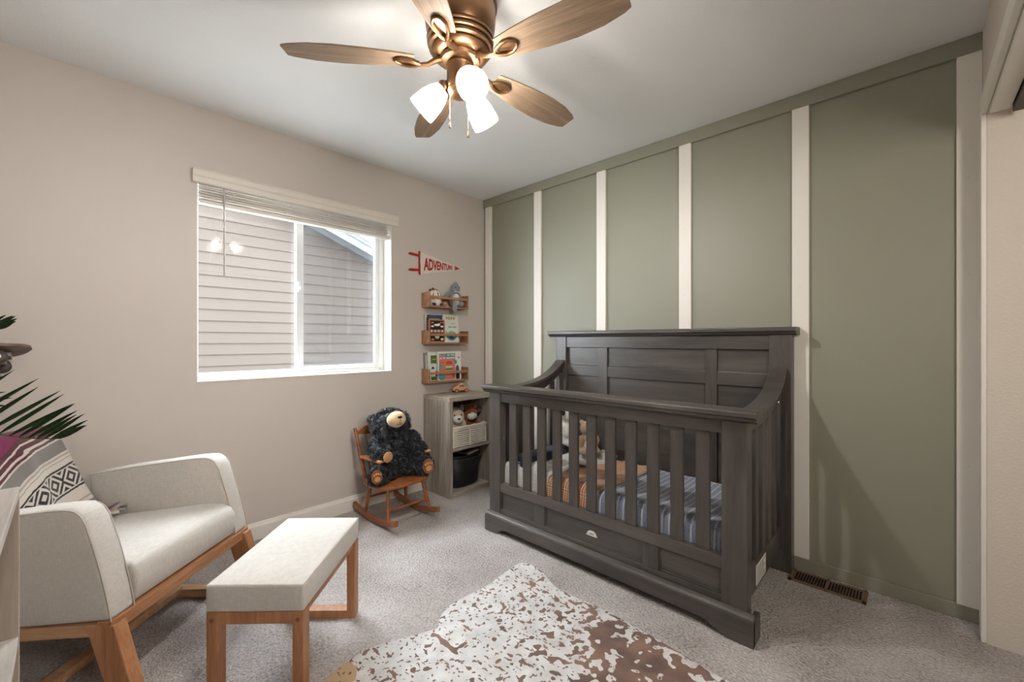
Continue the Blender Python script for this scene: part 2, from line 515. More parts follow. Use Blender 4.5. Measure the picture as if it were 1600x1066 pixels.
for k in range(8):
    o = link('slat', slm, None, bl)
    o.location = (0, .05 + random.uniform(-.003, .003), 0.027 + k * .0135 + random.uniform(-.0012, .0012))
    o.rotation_euler = (R(random.uniform(-5, 5)), 0, 0)
boxes('bottom_rail', M['blind'], [((WX0 + .014, .006, 1.925), (WX1 - .014, .056, 1.943))], bl, .003, True)
for xx in (-1.95, -1.66, -1.42, -1.10):
    b = B()
    for s in range(7):
        a = random.uniform(-.02, .02)
        b.tube([(xx + a, .004, 1.95 + s * .014), (xx + a + random.uniform(-.012, .012), -.003, 1.957 + s * .014), (xx + a + .006, .004, 1.965 + s * .014)], .0012, 5)
    b.obj('ladder_cord', M['vinyl'], bl, world=True)
b = B(); b.cyl((-1.992, -.001, 1.537), (-1.992, -.001, 2.04), .0045, n=8); b.cyl((-1.992, -.001, 1.53), (-1.992, -.001, 1.56), .0055, n=8)
b.obj('tilt_wand', plain('clear_grey_wand', S(176, 170, 164), .3), bl, True, world=True)

# ------------------------------------------------------------------ neighbouring house
nh = thing('neighbour_house', 'taupe lap-sided gable house seen through the window', 'house', (-1.0, 3.5, -.6))
rake = lambda x: 2.787 - .3816 * (x + .196) - .03       # underside of the rake board at y = 3.2
EXP = .141
z = -.55
while z < 4.3:
    zt = z + EXP + .02
    xr0 = min(3.2, -.196 + (2.79 - z) / .3816 + .05); xr1 = min(3.2, -.196 + (2.79 - zt) / .3816 + .05)
    if xr0 > -4.6:
        b = B()
        v = [b.bm.verts.new(p) for p in ((-5, 3.476, z), (xr0, 3.476, z), (max(xr1, -4.9), 3.494, zt), (-5, 3.494, zt))]
        w = [b.bm.verts.new(p) for p in ((-5, 3.496, z), (xr0, 3.496, z), (max(xr1, -4.9), 3.499, zt), (-5, 3.499, zt))]
        b.bm.faces.new(v); b.bm.faces.new(list(reversed(w)))
        for i in range(4): b.bm.faces.new((v[i], w[i], w[(i + 1) % 4], v[(i + 1) % 4]))
        bmesh.ops.recalc_face_normals(b.bm, faces=b.bm.faces)
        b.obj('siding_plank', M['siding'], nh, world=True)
    z += EXP
b = B(); b.prism([(-5, -.6), (3.2, -.6), (3.2, 1.5), (-5, 4.62)], lambda p, q, t: Vector((p, t, q)), 3.5, 3.6)
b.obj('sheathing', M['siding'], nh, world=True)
def rk(x): return 2.787 - .3816 * (x + .196)
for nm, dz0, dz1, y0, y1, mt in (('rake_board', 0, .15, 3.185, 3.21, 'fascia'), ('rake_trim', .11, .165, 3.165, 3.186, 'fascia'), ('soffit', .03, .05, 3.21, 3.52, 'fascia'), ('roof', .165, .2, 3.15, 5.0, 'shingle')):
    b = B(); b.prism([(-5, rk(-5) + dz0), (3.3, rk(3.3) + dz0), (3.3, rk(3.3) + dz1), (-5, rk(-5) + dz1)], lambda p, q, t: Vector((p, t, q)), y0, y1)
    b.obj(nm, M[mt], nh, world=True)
struct(boxes('ground', M['lawn'], [((-8, .2, -.7), (6, 8, -.6))]), 'gravel side yard between the houses', 'ground')

# ------------------------------------------------------------------ ceiling fan
FX, FY = -1.59, -1.585
fan = thing('ceiling_fan', 'bronze five-blade ceiling fan with three lit frosted lamps', 'ceiling fan', (FX, FY, 2.44))
def fl(prof, name, mat, par=fan, n=40):
    b = B(); b.lathe([(r, z - 2.44) for r, z in prof], n)
    return b.obj(name, mat, par, True)
fl([(0, 2.4395), (.132, 2.4395), (.138, 2.425), (.137, 2.41), (.131, 2.405), (.131, 2.355), (.127, 2.325), (.117, 2.303), (.10, 2.297), (0, 2.297)], 'canopy', M['bronze'])
fl([(r_, 2.222 + (z_ - 2.222) * .72) for r_, z_ in [(0, 2.33), (.117, 2.33), (.124, 2.322), (.124, 2.312), (.115, 2.307), (.115, 2.303), (.122, 2.297), (.122, 2.287), (.112, 2.282), (.112, 2.278), (.117, 2.272),
    (.116, 2.262), (.104, 2.256), (.104, 2.252), (.107, 2.246), (.1, 2.232), (.078, 2.222), (0, 2.222)]], 'motor_housing', M['bronze'])
fl([(0, 2.225), (.07, 2.225), (.075, 2.215), (.07, 2.206), (.05, 2.2), (.05, 2.192), (.054, 2.188), (.05, 2.182), (.05, 2.115), (.046, 2.108), (.048, 2.1), (.04, 2.085), (.02, 2.076), (0, 2.075)], 'light_kit_hub', M['bronze'])
b = B()
out = [(.165, .040), (.24, .052), (.34, .063), (.44, .068), (.53, .062), (.60, .045), (.622, .034)]
poly = out + [(x, -y) for x, y in reversed(out)]
poly = [(.622, .034), (.615, .02)] and poly
b.prism(poly, lambda p, q, t: Vector((p, q, t)), -.003, .003)
bladem = b.mesh('blade'); bladem.materials.append(M['blade'])
b = B()
# leaf-shaped iron: curved arm and open leaf on the underside of the blade
b.tube([(.062, 0, .012), (.09, 0, .004), (.12, 0, -.012), (.15, 0, -.016)], [.012, .011, .009, .008], 8)
for s in (-1, 1):
    b.tube([(.145, 0, -.015), (.165, s * .014, -.015), (.19, s * .023, -.013), (.215, s * .024, -.010), (.235, s * .012, -.008), (.24, 0, -.008)], [.006, .007, .007, .006, .005, .004], 8)
b.prism([(.15, 0), (.17, .015), (.2, .022), (.225, .018), (.238, 0), (.225, -.018), (.2, -.022), (.17, -.015)], lambda p, q, t: Vector((p, q, t)), -.007, -.0035)
brm = b.mesh('blade_bracket', True); brm.materials.append(M['bronze'])
for k in range(5):
    a = R(-75.8 + 72 * k)
    o = link('blade', bladem, None, fan)
    o.rotation_mode = 'XYZ'
    o.matrix_basis = Matrix.Translation((0, 0, 2.205 - 2.44)) @ Matrix.Rotation(a, 4, 'Z') @ Matrix.Rotation(R(-11), 4, 'X')
    link('blade_bracket', brm, None, o)
def shade_prof():
    return [(.022, 0), (.030, .006), (.041, .03), (.049, .06), (.0535, .095), (.0545, .118), (.0530, .118), (.0475, .06), (.0395, .03), (.0285, .008)]
for k, ang in enumerate((247, 127, 7)):
    a = R(ang)
    d = Vector((math.cos(a) * math.cos(R(42)), math.sin(a) * math.cos(R(42)), -math.sin(R(42))))
    nk = Vector((math.cos(a) * .062, math.sin(a) * .062, 2.118 - 2.44))
    rot = d.to_track_quat('Z', 'Y').to_matrix()
    b = B()
    b.tube([Vector((math.cos(a) * .04, math.sin(a) * .04, 2.135 - 2.44)), nk - d * .012, nk], [.014, .017, .02], 12)
    b.lathe([(0, -.016), (.02, -.016), (.027, -.006), (.027, .012), (.024, .016), (0, .016)], 20, nk, rot)
    arm = b.obj('lamp_arm', M['bronze_d'], fan, True)
    b = B(); b.lathe(shade_prof(), 28, nk + d * .004, rot); sh = b.obj('lamp_shade', M['frost'], arm, 'all')
    b = B(); b.lathe([(0, .014), (.012, .016), (.014, .03), (.026, .052), (.029, .068), (.025, .084), (.013, .094), (0, .097)], 18, nk, rot)
    b.obj('bulb', M['bulb'], arm, 'all')
    ld = bpy.data.lights.new('fan_lamp', 'POINT'); ld.energy = LAMP_W; ld.shadow_soft_size = .024; ld.color = (.98, .985, 1.0)
    lo = bpy.data.objects.new('fan_lamp', ld); COL.objects.link(lo); lo.parent = fan
    lo.location = nk + d * .068
for (px, py, z0, z1) in ((-.046, .004, 2.14, 1.975), (.012, -.03, 2.08, 1.95)):
    b = B(); n = 26
    for i in range(n): b.ball((px, py, z0 - 2.44 + (z1 - z0) * i / n), .0022, None, 6, 4)
    ch = b.obj('pull_chain', M['chrome'], fan, 'all')
    b = B(); b.lathe([(0, 0), (.004, .004), (.0045, .016), (.002, .022), (.003, .028), (0, .03)], 10, (px, py, z1 - 2.44 - .03)); b.obj('chain_fob', M['bronze'], ch, True)

# ------------------------------------------------------------------ crib
crib = thing('crib', 'charcoal convertible crib with tall panelled headboard against the green wall', 'crib', (-.42, -1.62, 0))
CY0, CY1 = -2.352, -.898       # right and left ends
XF = -.79                      # front face
W = dict(parent=crib, world=True)
cw, cv = M['crib'], M['crib_v']
# headboard
for y0, y1 in ((-.983, -.893), (-2.369, -2.271)):
    boxes('headboard_post', cv, [((-.105, y0, .0), (-.03, y1, 1.205))], bevel=.003, **W)
b = B()
b.prism([(-.105, 1.2), (-.12, 1.208), (-.125, 1.216), (-.138, 1.22), (-.138, 1.238), (-.132, 1.241), (-.022, 1.241), (-.022, 1.2)], lambda p, q, t: Vector((p, t, q)), -2.392, -.835)
b.obj('headboard_crown', cw, bevel=.0015, **W)
boxes('headboard_top_rail', cw, [((-.098, -2.271, 1.125), (-.045, -.983, 1.2))], bevel=.002, **W)
boxes('headboard_back', cw, [((-.06, -2.271, .16), (-.045, -.983, 1.125))], **W)
for y0, y1 in ((-1.315, -1.24), (-2.013, -1.951)):
    boxes('headboard_stile', cv, [((-.092, y0, .2), (-.06, y1, 1.125))], bevel=.002, **W)
for y0, y1 in ((-1.24, -.983), (-1.951, -1.315), (-2.271, -2.013)):
    boxes('headboard_rail', cw, [((-.088, y0, .925), (-.06, y1, 1.0))], bevel=.002, **W)
    boxes('headboard_panel', cw, [((-.078, y0, 1.0), (-.06, y1, 1.125))], bevel=.002, **W)
    boxes('headboard_panel', cw, [((-.076, y0, .2), (-.06, y1, .925))], bevel=.002, **W)
# front
for y0, y1 in ((-.99, -.9), (-2.345, -2.25)):
    boxes('front_post', cv, [((XF, y0, .09), (XF + .055, y1, .865))], bevel=.003, **W)
b = B()
b.prism([(XF - .004, .852), (XF - .018, .860), (XF - .024, .872), (XF - .036, .878), (XF - .036, .894), (XF - .03, .899), (XF + .075, .899), (XF + .075, .88), (XF + .06, .852)], lambda p, q, t: Vector((p, t, q)), -2.382, -.862)
b.obj('front_top_cap', cw, bevel=.0015, **W)
boxes('front_top_rail', cw, [((XF + .006, -2.25, .798), (XF + .045, -.99, .855))], bevel=.002, **W)
sb = B(); sb.box((-.0085, -.0285, 0), (.0085, .0285, .512)); sb.bevel(.0025, 2)
sm = sb.mesh('slat'); sm.materials.append(cv)
for k in range(11):
    o = link('slat', sm, None, crib); o.location = (XF + .026 + .42, -1.079 - .1092 * k + 1.62, .292)
boxes('front_middle_rail', cw, [((XF + .004, -2.25, .252), (XF + .045, -.99, .302))], bevel=.002, **W)
boxes('front_bottom_rail', cw, [((XF + .004, -2.25, .09), (XF + .045, -.99, .145))], bevel=.002, **W)
for y0, y1 in ((-1.335, -1.256), (-1.986, -1.91)):
    boxes('front_stile', cv, [((XF + .005, y0, .145), (XF + .045, y1, .252))], bevel=.002, **W)
for y0, y1 in ((-1.256, -.99), (-1.91, -1.335), (-2.25, -1.986)):
    p = boxes('front_panel', cw, [((XF + .018, y0, .145), (XF + .034, y1, .252))], **W)
    boxes('panel_bead', cw, [((XF + .012, y0, .145), (XF + .02, y1, .151)), ((XF + .012, y0, .246), (XF + .02, y1, .252)), ((XF + .012, y0, .145), (XF + .02, y0 + .006, .252)), ((XF + .012, y1 - .006, .145), (XF + .02, y1, .252))], p, .002, True)
b = B()   # plinth with bracket feet cut out below, sloped top edge
yl, yr = -.888, -2.372
prof = [(yl, .0), (yl - .075, 0), (yl - .095, .012), (yl - .12, .02), (yl - .14, .036), (yl - .17, .04), (yr + .2, .04), (yr + .17, .036), (yr + .15, .02), (yr + .12, .012), (yr + .1, 0), (yr, 0), (yr, .098), (yl, .098)]
b.prism(prof, lambda p, q, t: Vector((t, p, q)), XF - .024, XF - .002)
b.obj('plinth', cw, bevel=.003, **W)
b = B(); b.prism([(XF - .002, .098), (XF - .024, .098), (XF - .02, .106), (XF - .01, .112), (XF - .004, .122), (XF, .122)], lambda p, q, t: Vector((p, t, q)), yr + .002, yl - .002)
b.obj('plinth_moulding', cw, **W)
# ends: swept rails, uprights, lower rails, plinth returns
def end_curve(s):
    pts = [(-.745, .862), (-.58, .862), (-.42, .878), (-.30, .905), (-.20, .948), (-.135, .995), (-.115, 1.012)]
    return pts
for ye, yo, nm in ((-2.315, -1, 'right'), (-.935, 1, 'left')):
    top = end_curve(0)
    b = B()
    low = [(x, z - .058) for x, z in reversed(top)]
    b.prism(top + [(-.105, 1.012), (-.105, .93)] + low, lambda p, q, t: Vector((p, t, q)), ye - .017, ye + .017)
    b.obj('end_rail', cw, bevel=.002, **W)
    b = B()
    n = 24
    cap = []
    for i in range(len(top) - 1):
        for k in range(4):
            t = k / 4
            cap.append((top[i][0] * (1 - t) + top[i + 1][0] * t, top[i][1] * (1 - t) + top[i + 1][1] * t))
    cap.append((-.105, 1.014))
    # smooth the cap curve
    for _ in range(2):
        cap = [cap[0]] + [((cap[i - 1][0] + cap[i][0] * 2 + cap[i + 1][0]) / 4, (cap[i - 1][1] + cap[i][1] * 2 + cap[i + 1][1]) / 4) for i in range(1, len(cap) - 1)] + [cap[-1]]
    b.prism([(x, z + .018) for x, z in cap] + [(x, z - .002) for x, z in reversed(cap)], lambda p, q, t: Vector((p, t, q)), ye - .038, ye + .038)
    b.obj('end_cap', cw, bevel=.003, **W)
    boxes('end_lower_rail', cw, [((XF + .055, ye - .012, .115), (-.105, ye + .012, .235))], bevel=.002, **W)
    boxes('end_plinth', cw, [((XF - .022, ye + yo * .035, .0), (XF + .075, ye + yo * .057, .098))], bevel=.003, **W)
    for k in range(5):
        x = -.665 + k * .113
        zt = .80 + max(0, (x + .42)) * .25
        boxes('end_slat', cv, [((x - .027, ye - .0085, .23), (x + .027, ye + .0085, zt + .03))], bevel=.002, **W)
boxes('end_stile', cv, [((-.135, -2.328, .115), (-.105, -2.302, .93))], bevel=.002, **W)
boxes('end_stile', cv, [((-.135, -.948, .115), (-.105, -.922, .93))], bevel=.002, **W)
b = B(); b.lathe([(0, -.002), (.008, -.002), (.008, .001), (.005, .005), (0, .006)], 14, (-.2, -2.332, .87), Matrix.Rotation(R(90), 3, 'X'))
b.obj('bolt', M['chrome'], crib, True, world=True)
boxes('mattress_support', cw, [((XF + .05, -2.30, .165), (-.1, -.95, .185))], **W)
M['sticker'] = plain('paper_sticker', S(222, 218, 212), .6, .02)
M['ink'] = plain('grey_ink', S(120, 118, 116), .7)
st = boxes('warning_sticker', M['sticker'], [((-.59, -2.3282, .13), (-.43, -2.327, .215))], **W)
b = B()
for k in range(7): b.box((-.58, -2.3284, .14 + k * .01), (-.44 - (k % 3) * .015, -2.3281, .144 + k * .01))
b.obj('fine_print', M['ink'], st, world=True)
b = B(); b.prism([(-1.599, .183), (-1.663, .183), (-1.652, .203), (-1.64, .209), (-1.622, .209), (-1.61, .203)], lambda p, q, t: Vector((t, p, q)), XF + .0155, XF + .0178)
bd = b.obj('maker_badge', M['sticker'], crib, world=True)
b = B(); b.box((XF + .015, -1.645, .191), (XF + .0156, -1.617, .196)); b.obj('badge_print', M['ink'], bd, world=True)

# ------------------------------------------------------------------ bedding in the crib
b = B(); b.box((-.725, -2.285, .187), (-.115, -.965, .372)); b.bevel(.03, 3)
M['mattress'] = plain('mattress_ticking', S(205, 203, 200), .8, .03)
tag(b.obj('crib_mattress', M['mattress'], None, True), 'pale mattress lying in the crib under the blankets', 'mattress')

def stripe_cloth():
    t = NT('navy_pinstripe_quilt')
    tc = t.node('ShaderNodeTexCoord')
    sp = t.node('ShaderNodeSeparateXYZ'); t.link(tc.outputs['Object'], sp.inputs[0])
    f = t.math('FRACT', t.math('MULTIPLY', sp.outputs['Y'], 31.0))
    line = t.math('LESS_THAN', t.math('ABSOLUTE', t.math('SUBTRACT', f, .5)), .12)
    dx = t.math('ADD', sp.outputs['X'], t.math('MULTIPLY', sp.outputs['Z'], 1.0))
    dash = t.math('LESS_THAN', t.math('FRACT', t.math('MULTIPLY', dx, 110.0)), .68)
    n = t.noise(t.coord(scale=(1, 1, 1)), 260, 2)
    base = t.ramp(n, [(.35, S(106, 115, 134)), (.65, S(144, 153, 170))])
    t.base(t.mix(t.math('MULTIPLY', line, dash), base, S(214, 216, 220)))
    t.set(.85, 0, .3, .5)
    t.bump(t.noise(t.coord(), 400, 2), .25, .002)
    return t.m
M['pin'] = stripe_cloth()
def drape(y0, y1, lift, front_z, wav, xb=-.125, seed=0, xfr=-.742):
    """cloth over the mattress: from the headboard edge across the top, rolling down the front"""
    def fn(s, t):
        y = y0 + (y1 - y0) * t
        w = mnoise.noise((s * 3 + seed, t * 5, seed)) * wav
        L = s * 1.0
        if L < .72:
            k = L / .72
            x = xb + (xfr + .05 - xb) * k
            zz = .374 + lift + w * 1.2 + (.010 if k > .6 else 0) * (k - .6) * 4
        else:
            k = (L - .72) / .28
            a = min(k * 1.6, 1) * R(90)
            x = xfr + .05 - .05 * math.sin(a) - .004 * k
            zz = .374 + lift + w + .016 - .05 * (1 - math.cos(a)) - max(0, k - .5) * 2 * (.33 - front_z)
        return Vector((x, y, zz))
    return fn
b = B(); b.sheet(drape(-2.235, -1.60, .012, .23, .010, seed=3), 40, 40, .008)
o = b.obj('pinstripe_quilt', M['pin'], None, 'all')
tag(o, 'navy blue pinstriped quilt spread over the crib mattress', 'quilt')
def waffle():
    t = NT('rust_waffle_weave')
    tc = t.node('ShaderNodeTexCoord')
    sp = t.node('ShaderNodeSeparateXYZ'); t.link(tc.outputs['UV'], sp.inputs[0])
    fx = t.math('ABSOLUTE', t.math('SUBTRACT', t.math('FRACT', t.math('MULTIPLY', sp.outputs['X'], 70.0)), .5))
    fy = t.math('ABSOLUTE', t.math('SUBTRACT', t.math('FRACT', t.math('MULTIPLY', sp.outputs['Y'], 24.0)), .5))
    h = t.math('MAXIMUM', fx, fy)
    t.base(t.ramp(h, [(.2, S(150, 84, 44)), (.3, S(196, 132, 86)), (.42, S(226, 190, 158))]))
    t.set(.9, 0, .2, .3)
    t.bump(h, .6, .006)
    return t.m
M['waffle'] = waffle()
f0 = drape(-1.655, -1.29, .022, .235, .012, seed=9)
def fw_(s, t):
    p = f0(s, t)
    p.y -= (.5 - s) * .05
    return p
b = B(); b.sheet(fw_, 44, 24, .010)
tag(b.obj('waffle_blanket', M['waffle'], None, 'all'), 'rust orange waffle-weave blanket folded across the crib', 'blanket')
M['cream_quilt'] = fabric('cream_crinkled_cotton', S(212, 210, 204), .10, 500, .5)
f1 = drape(-1.36, -1.02, .034, .245, .03, seed=17)
def fc_(s, t):
    p = f1(s, t)
    p.y -= (.5 - s) * .10
    p.z += .018 * math.sin(s * 17 + t * 6) * .5 + .02 * max(0, .35 - s) * 2
    return p
b = B(); b.sheet(fc_, 44, 28, .014)
tag(b.obj('cream_blanket', M['cream_quilt'], None, 'all'), 'crumpled cream blanket bunched at the left of the crib', 'blanket')
M['navy'] = fabric('navy_cotton', S(40, 46, 60), .1, 600)
b = B(); b.box((-.70, -1.13, .375), (-.16, -.975, .455)); b.bevel(.035, 4)
for v in b.bm.verts: v.co.z += .012 * mnoise.noise(v.co * 9)
pw = b.obj('navy_pillow', M['navy'], None, 'all')
tag(pw, 'dark navy pillow at the left end of the crib', 'pillow')
boxes('stitch_mark', M['sticker'], [((-.705, -1.075, .40), (-.7005, -1.03, .406)), ((-.705, -1.075, .413), (-.7005, -1.03, .419)), ((-.705, -1.075, .426), (-.7005, -1.03, .432))], pw)
# braided bumper along the right end
M['braid'] = fabric('grey_knit', S(178, 174, 168), .1, 400, .4)
bb = thing('braided_bumper', 'grey braided cushion bumper lying along the right end of the crib', 'bumper', (-.4, -2.272, .38))
for k in range(3):
    pts = []
    for i in range(61):
        t = i / 60
        ph = t * 2 * math.pi * 5 + k * 2 * math.pi / 3
        pts.append((-.27 + .54 * t, .018 * math.sin(2 * ph) * .6, .05 + .038 * math.sin(ph)))
    b = B(); b.tube(pts, .024, 10); b.obj('strand', M['braid'], bb, 'all')

# ------------------------------------------------------------------ soft toys
M['plush_white'] = fabric('white_plush', S(218, 212, 204), .1, 300, .6, .6)
M['plush_tan'] = fabric('tan_plush', S(170, 144, 116), .12, 300, .6, .6)
M['plush_brown'] = fabric('chestnut_plush', S(130, 76, 42), .18, 300, .7, .6)
M['plush_grey'] = fabric('grey_plush', S(128, 132, 134), .1, 300, .6, .6)
M['plush_black'] = plain('black_plush', S(22, 22, 26), .8, .2, 60, .5, 300)
M['plush_pink'] = fabric('pink_felt', S(214, 150, 124), .06, 300)
M['beige_plush'] = fabric('oat_plush', S(196, 178, 156), .1, 300, .6, .6)
def eyes(par, pts, r=.005):
    for p in pts:
        b = B(); b.ball(p, r, None, 10, 8); b.obj('eye', M['plush_black'], par, 'all')
def cow_toy():
    t = thing('plush_cow', 'white plush cow with black patches sitting at the crib headboard', 'soft toy', (-.27, -1.085, .458), R(-60))
    me = fused([('b', (0, 0, .085), (.062, .055, .09)), ('b', (.02, 0, .215), (.05, .05, .055)), ('b', (.055, 0, .2), (.032, .036, .03)),
                ('b', (.06, .06, .035), (.065, .03, .03)), ('b', (.06, -.06, .035), (.065, .03, .03)), ('b', (.035, .07, .115), (.03, .025, .05)), ('b', (.035, -.07, .115), (.03, .025, .05))], .008)
    bd = link('body', me, M['plush_white'], t)
    for s in (-1, 1):
        b = B(); b.ball((.005, s * .06, .235), (.012, .03, .016), Matrix.Rotation(R(-25 * s), 3, 'X')); b.obj('ear', M['plush_black'], t, 'all')
        b = B(); b.tube([(.015, s * .02, .262), (.012, s * .028, .28), (.014, s * .026, .295)], [.009, .007, .004], 8); b.obj('horn', M['plush_pink'], t, 'all')
        b = B(); b.ball((.118, s * .06, .035), (.014, .031, .031)); b.obj('hoof', M['plush_black'], t, 'all')
    b = B(); b.ball((.077, 0, .195), (.014, .027, .022)); b.obj('muzzle', M['plush_pink'], t, 'all')
    b = B(); b.ball((-.02, .03, .1), (.046, .035, .05)); b.obj('patch', M['plush_black'], t, 'all')
    eyes(t, ((.062, .022, .226), (.062, -.022, .226)))
cow_toy()
def small_bear(loc, rz):
    t = thing('plush_bear', 'tan plush bear with pale belly sitting beside the plush cow', 'soft toy', loc, rz)
    me = fused([('b', (0, 0, .065), (.05, .048, .07)), ('b', (.01, 0, .165), (.045, .048, .045)), ('b', (.045, .045, .025), (.05, .024, .024)), ('b', (.045, -.045, .025), (.05, .024, .024)),
                ('b', (.03, .055, .085), (.024, .02, .04)), ('b', (.03, -.055, .085), (.024, .02, .04)), ('b', (0, .036, .205), (.012, .016, .016)), ('b', (0, -.036, .205), (.012, .016, .016))], .007)
    link('body', me, M['plush_tan'], t)
    b = B(); b.ball((.048, 0, .155), (.02, .024, .02)); b.obj('muzzle', M['plush_white'], t, 'all')
    b = B(); b.ball((.067, 0, .162), (.006, .008, .006)); b.obj('nose', M['plush_black'], t, 'all')
    b = B(); b.ball((.03, 0, .06), (.028, .034, .045)); b.obj('belly', M['plush_white'], t, 'all')
    eyes(t, ((.05, .018, .178), (.05, -.018, .178)))
small_bear((-.27, -1.27, .44), R(-125))

# ------------------------------------------------------------------ cube cabinet and what it holds
cab = thing('cube_cabinet', 'weathered grey two-cube cabinet in the corner by the crib', 'cabinet', (-.44, -.18, 0))
W = dict(parent=cab, world=True)
X0, X1, Y0, Y1, ZT = -.662, -.222, -.338, -.012, .75
boxes('side_panel', M['greywood'], [((X0, Y0, .0), (X0 + .03, Y1, ZT - .032))], bevel=.0015, **W)
boxes('side_panel', M['greywood'], [((X1 - .03, Y0, .0), (X1, Y1, ZT - .032))], bevel=.0015, **W)
boxes('top_panel', M['greywood_h'], [((X0, Y0, ZT - .032), (X1, Y1, ZT))], bevel=.0015, **W)
boxes('shelf', M['greywood_h'], [((X0 + .03, Y0 + .003, .343), (X1 - .03, Y1 - .006, .362))], bevel=.001, **W)
boxes('bottom_panel', M['greywood_h'], [((X0 + .03, Y0, .0), (X1 - .03, Y1, .036))], bevel=.0015, **W)
boxes('back_panel', M['greywood'], [((X0 + .03, Y1 - .006, .036), (X1 - .03, Y1, ZT - .032))], **W)

M['wicker'] = plain('white_paper_wicker', S(222, 212, 198), .8, .06, 60, .3, 200)
bk = thing('wicker_basket', 'white woven basket on the cabinet shelf', 'basket', (-.446, -.20, .362))
bw, bd_, bh = .165, .115, .155
def ring(z, g, wob=0.0):
    pts = []
    k = 1 + g * z / bh
    cs = [(-bw * k, -bd_ * k), (bw * k, -bd_ * k), (bw * k, bd_ * k), (-bw * k, bd_ * k)]
    for i in range(4):
        a, c = cs[i], cs[(i + 1) % 4]
        for s in range(8):
            t = s / 8
            pts.append((a[0] + (c[0] - a[0]) * t, a[1] + (c[1] - a[1]) * t, z + (wob if s % 2 else -wob)))
    pts.append(pts[0])
    return pts
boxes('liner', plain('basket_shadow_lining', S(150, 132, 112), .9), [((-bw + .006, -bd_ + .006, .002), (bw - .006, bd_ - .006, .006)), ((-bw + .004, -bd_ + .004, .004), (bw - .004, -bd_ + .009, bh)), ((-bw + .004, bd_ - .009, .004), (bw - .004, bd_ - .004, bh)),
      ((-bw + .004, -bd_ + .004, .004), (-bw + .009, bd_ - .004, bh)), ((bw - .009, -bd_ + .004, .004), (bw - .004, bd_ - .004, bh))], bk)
for k in range(9):
    b = B(); b.tube(ring(.008 + k * .0148, .0, .0018), .0058, 6); b.obj('woven_strand', M['wicker'], bk, 'all')
b = B(); b.tube(ring(.15, .02, .002), .0085, 8); b.tube(ring(.138, .02, -.002), .007, 8); b.obj('rim', M['wicker'], bk, 'all')
for x, y in ((-bw, -bd_), (0, -bd_ - .004), (bw, -bd_), (-bw, 0), (-bw, bd_), (bw, bd_)):
    b = B(); b.cyl((x, y, .002), (x, y, bh - .01), .006, n=8); b.obj('upright', M['wicker'], bk, True)

def plush_head_toy(name, label, loc, rz, main, muz, ear_shape, extras=None):
    t = thing(name, label, 'soft toy', loc, rz)
    me = fused([('b', (0, 0, .0), (.05, .055, .075)), ('b', (0, 0, .12), (.062, .066, .064)), ('b', (.02, .055, .05), (.026, .022, .045)), ('b', (.02, -.055, .05), (.026, .022, .045))], .009)
    link('body', me, main, t)
    b = B(); b.ball((.05, 0, .104), (.03, .04, .032)); b.obj('muzzle', muz, t, 'all')
    return t
t = plush_head_toy('plush_husky', 'pale husky plush peeking over the white basket rim', (-.512, -.225, .462), R(-112), M['beige_plush'], M['plush_white'], None)
for s in (-1, 1):
    b = B(); b.lathe([(.022, 0), (.016, .022), (.005, .04), (0, .043)], 12, (-.005, s * .042, .168), Matrix.Rotation(R(-18 * s), 3, 'X')); b.obj('ear', M['plush_grey'], t, 'all')
b = B(); b.ball((.082, 0, .112), (.008, .011, .008)); b.obj('nose', M['plush_black'], t, 'all')
b = B(); b.ball((-.012, 0, .148), (.053, .034, .042)); b.obj('crown_patch', M['plush_grey'], t, 'all')
eyes(t, ((.054, .027, .138), (.054, -.027, .138)), .006)
t = plush_head_toy('plush_highland_cow', 'chestnut brown plush with pale muzzle in the white basket', (-.366, -.212, .468), R(-105), M['plush_brown'], M['plush_white'], None)
for s in (-1, 1):
    b = B(); b.ball((0, s * .078, .135), (.013, .032, .017), Matrix.Rotation(R(15 * s), 3, 'X')); b.obj('ear', M['plush_brown'], t, 'all')
b = B()
for k in range(9):
    b.ball((.03 + random.uniform(-.02, .02), (k - 4) * .012, .172 + random.uniform(-.008, .008)), (.02, .012, .018), None, 8, 6)
b.obj('fringe', M['plush_brown'], t, 'all')
eyes(t, ((.062, .02, .128), (.062, -.02, .128)), .005)

M['blackbin'] = plain('black_woven_plastic', S(24, 23, 23), .5, .2, 90, .5, 140, .004)
bn = thing('black_bin', 'black rounded storage bin in the lower cube of the cabinet', 'bin', (-.446, -.185, .037))
def rr(hx, hy, z, n=28, e=3.2):
    return [(math.copysign(abs(math.cos(2 * math.pi * i / n)) ** (2 / e), math.cos(2 * math.pi * i / n)) * hx, math.copysign(abs(math.sin(2 * math.pi * i / n)) ** (2 / e), math.sin(2 * math.pi * i / n)) * hy, z) for i in range(n)]
def loft(rings, name, mat, par, closed_bottom=True):
    b = B()
    vs = [[b.bm.verts.new(p) for p in r] for r in rings]
    for a, c in zip(vs, vs[1:]):
        n = len(a)
        for i in range(n): b.bm.faces.new((a[i], a[(i + 1) % n], c[(i + 1) % n], c[i]))
    if closed_bottom: b.bm.faces.new(list(reversed(vs[0])))
    bmesh.ops.recalc_face_normals(b.bm, faces=b.bm.faces)
    return b.obj(name, mat, par, 'all')
loft([rr(.12, .10, 0), rr(.135, .112, .02), rr(.15, .122, .24), rr(.146, .118, .24), rr(.13, .106, .02)], 'body', M['blackbin'], bn)
b = B(); p = rr(.153, .125, .243); b.tube(p + [p[0]], .007, 8); b.obj('rim', M['black'], bn, 'all')
for s in (-1, 1):
    b = B(); b.tube([(s * .15, -.05, .235), (s * .12, -.045, .262), (s * .05, -.04, .272), (0, -.04, .272)], .006, 8); b.obj('handle', M['black'], bn, 'all')
b = B()
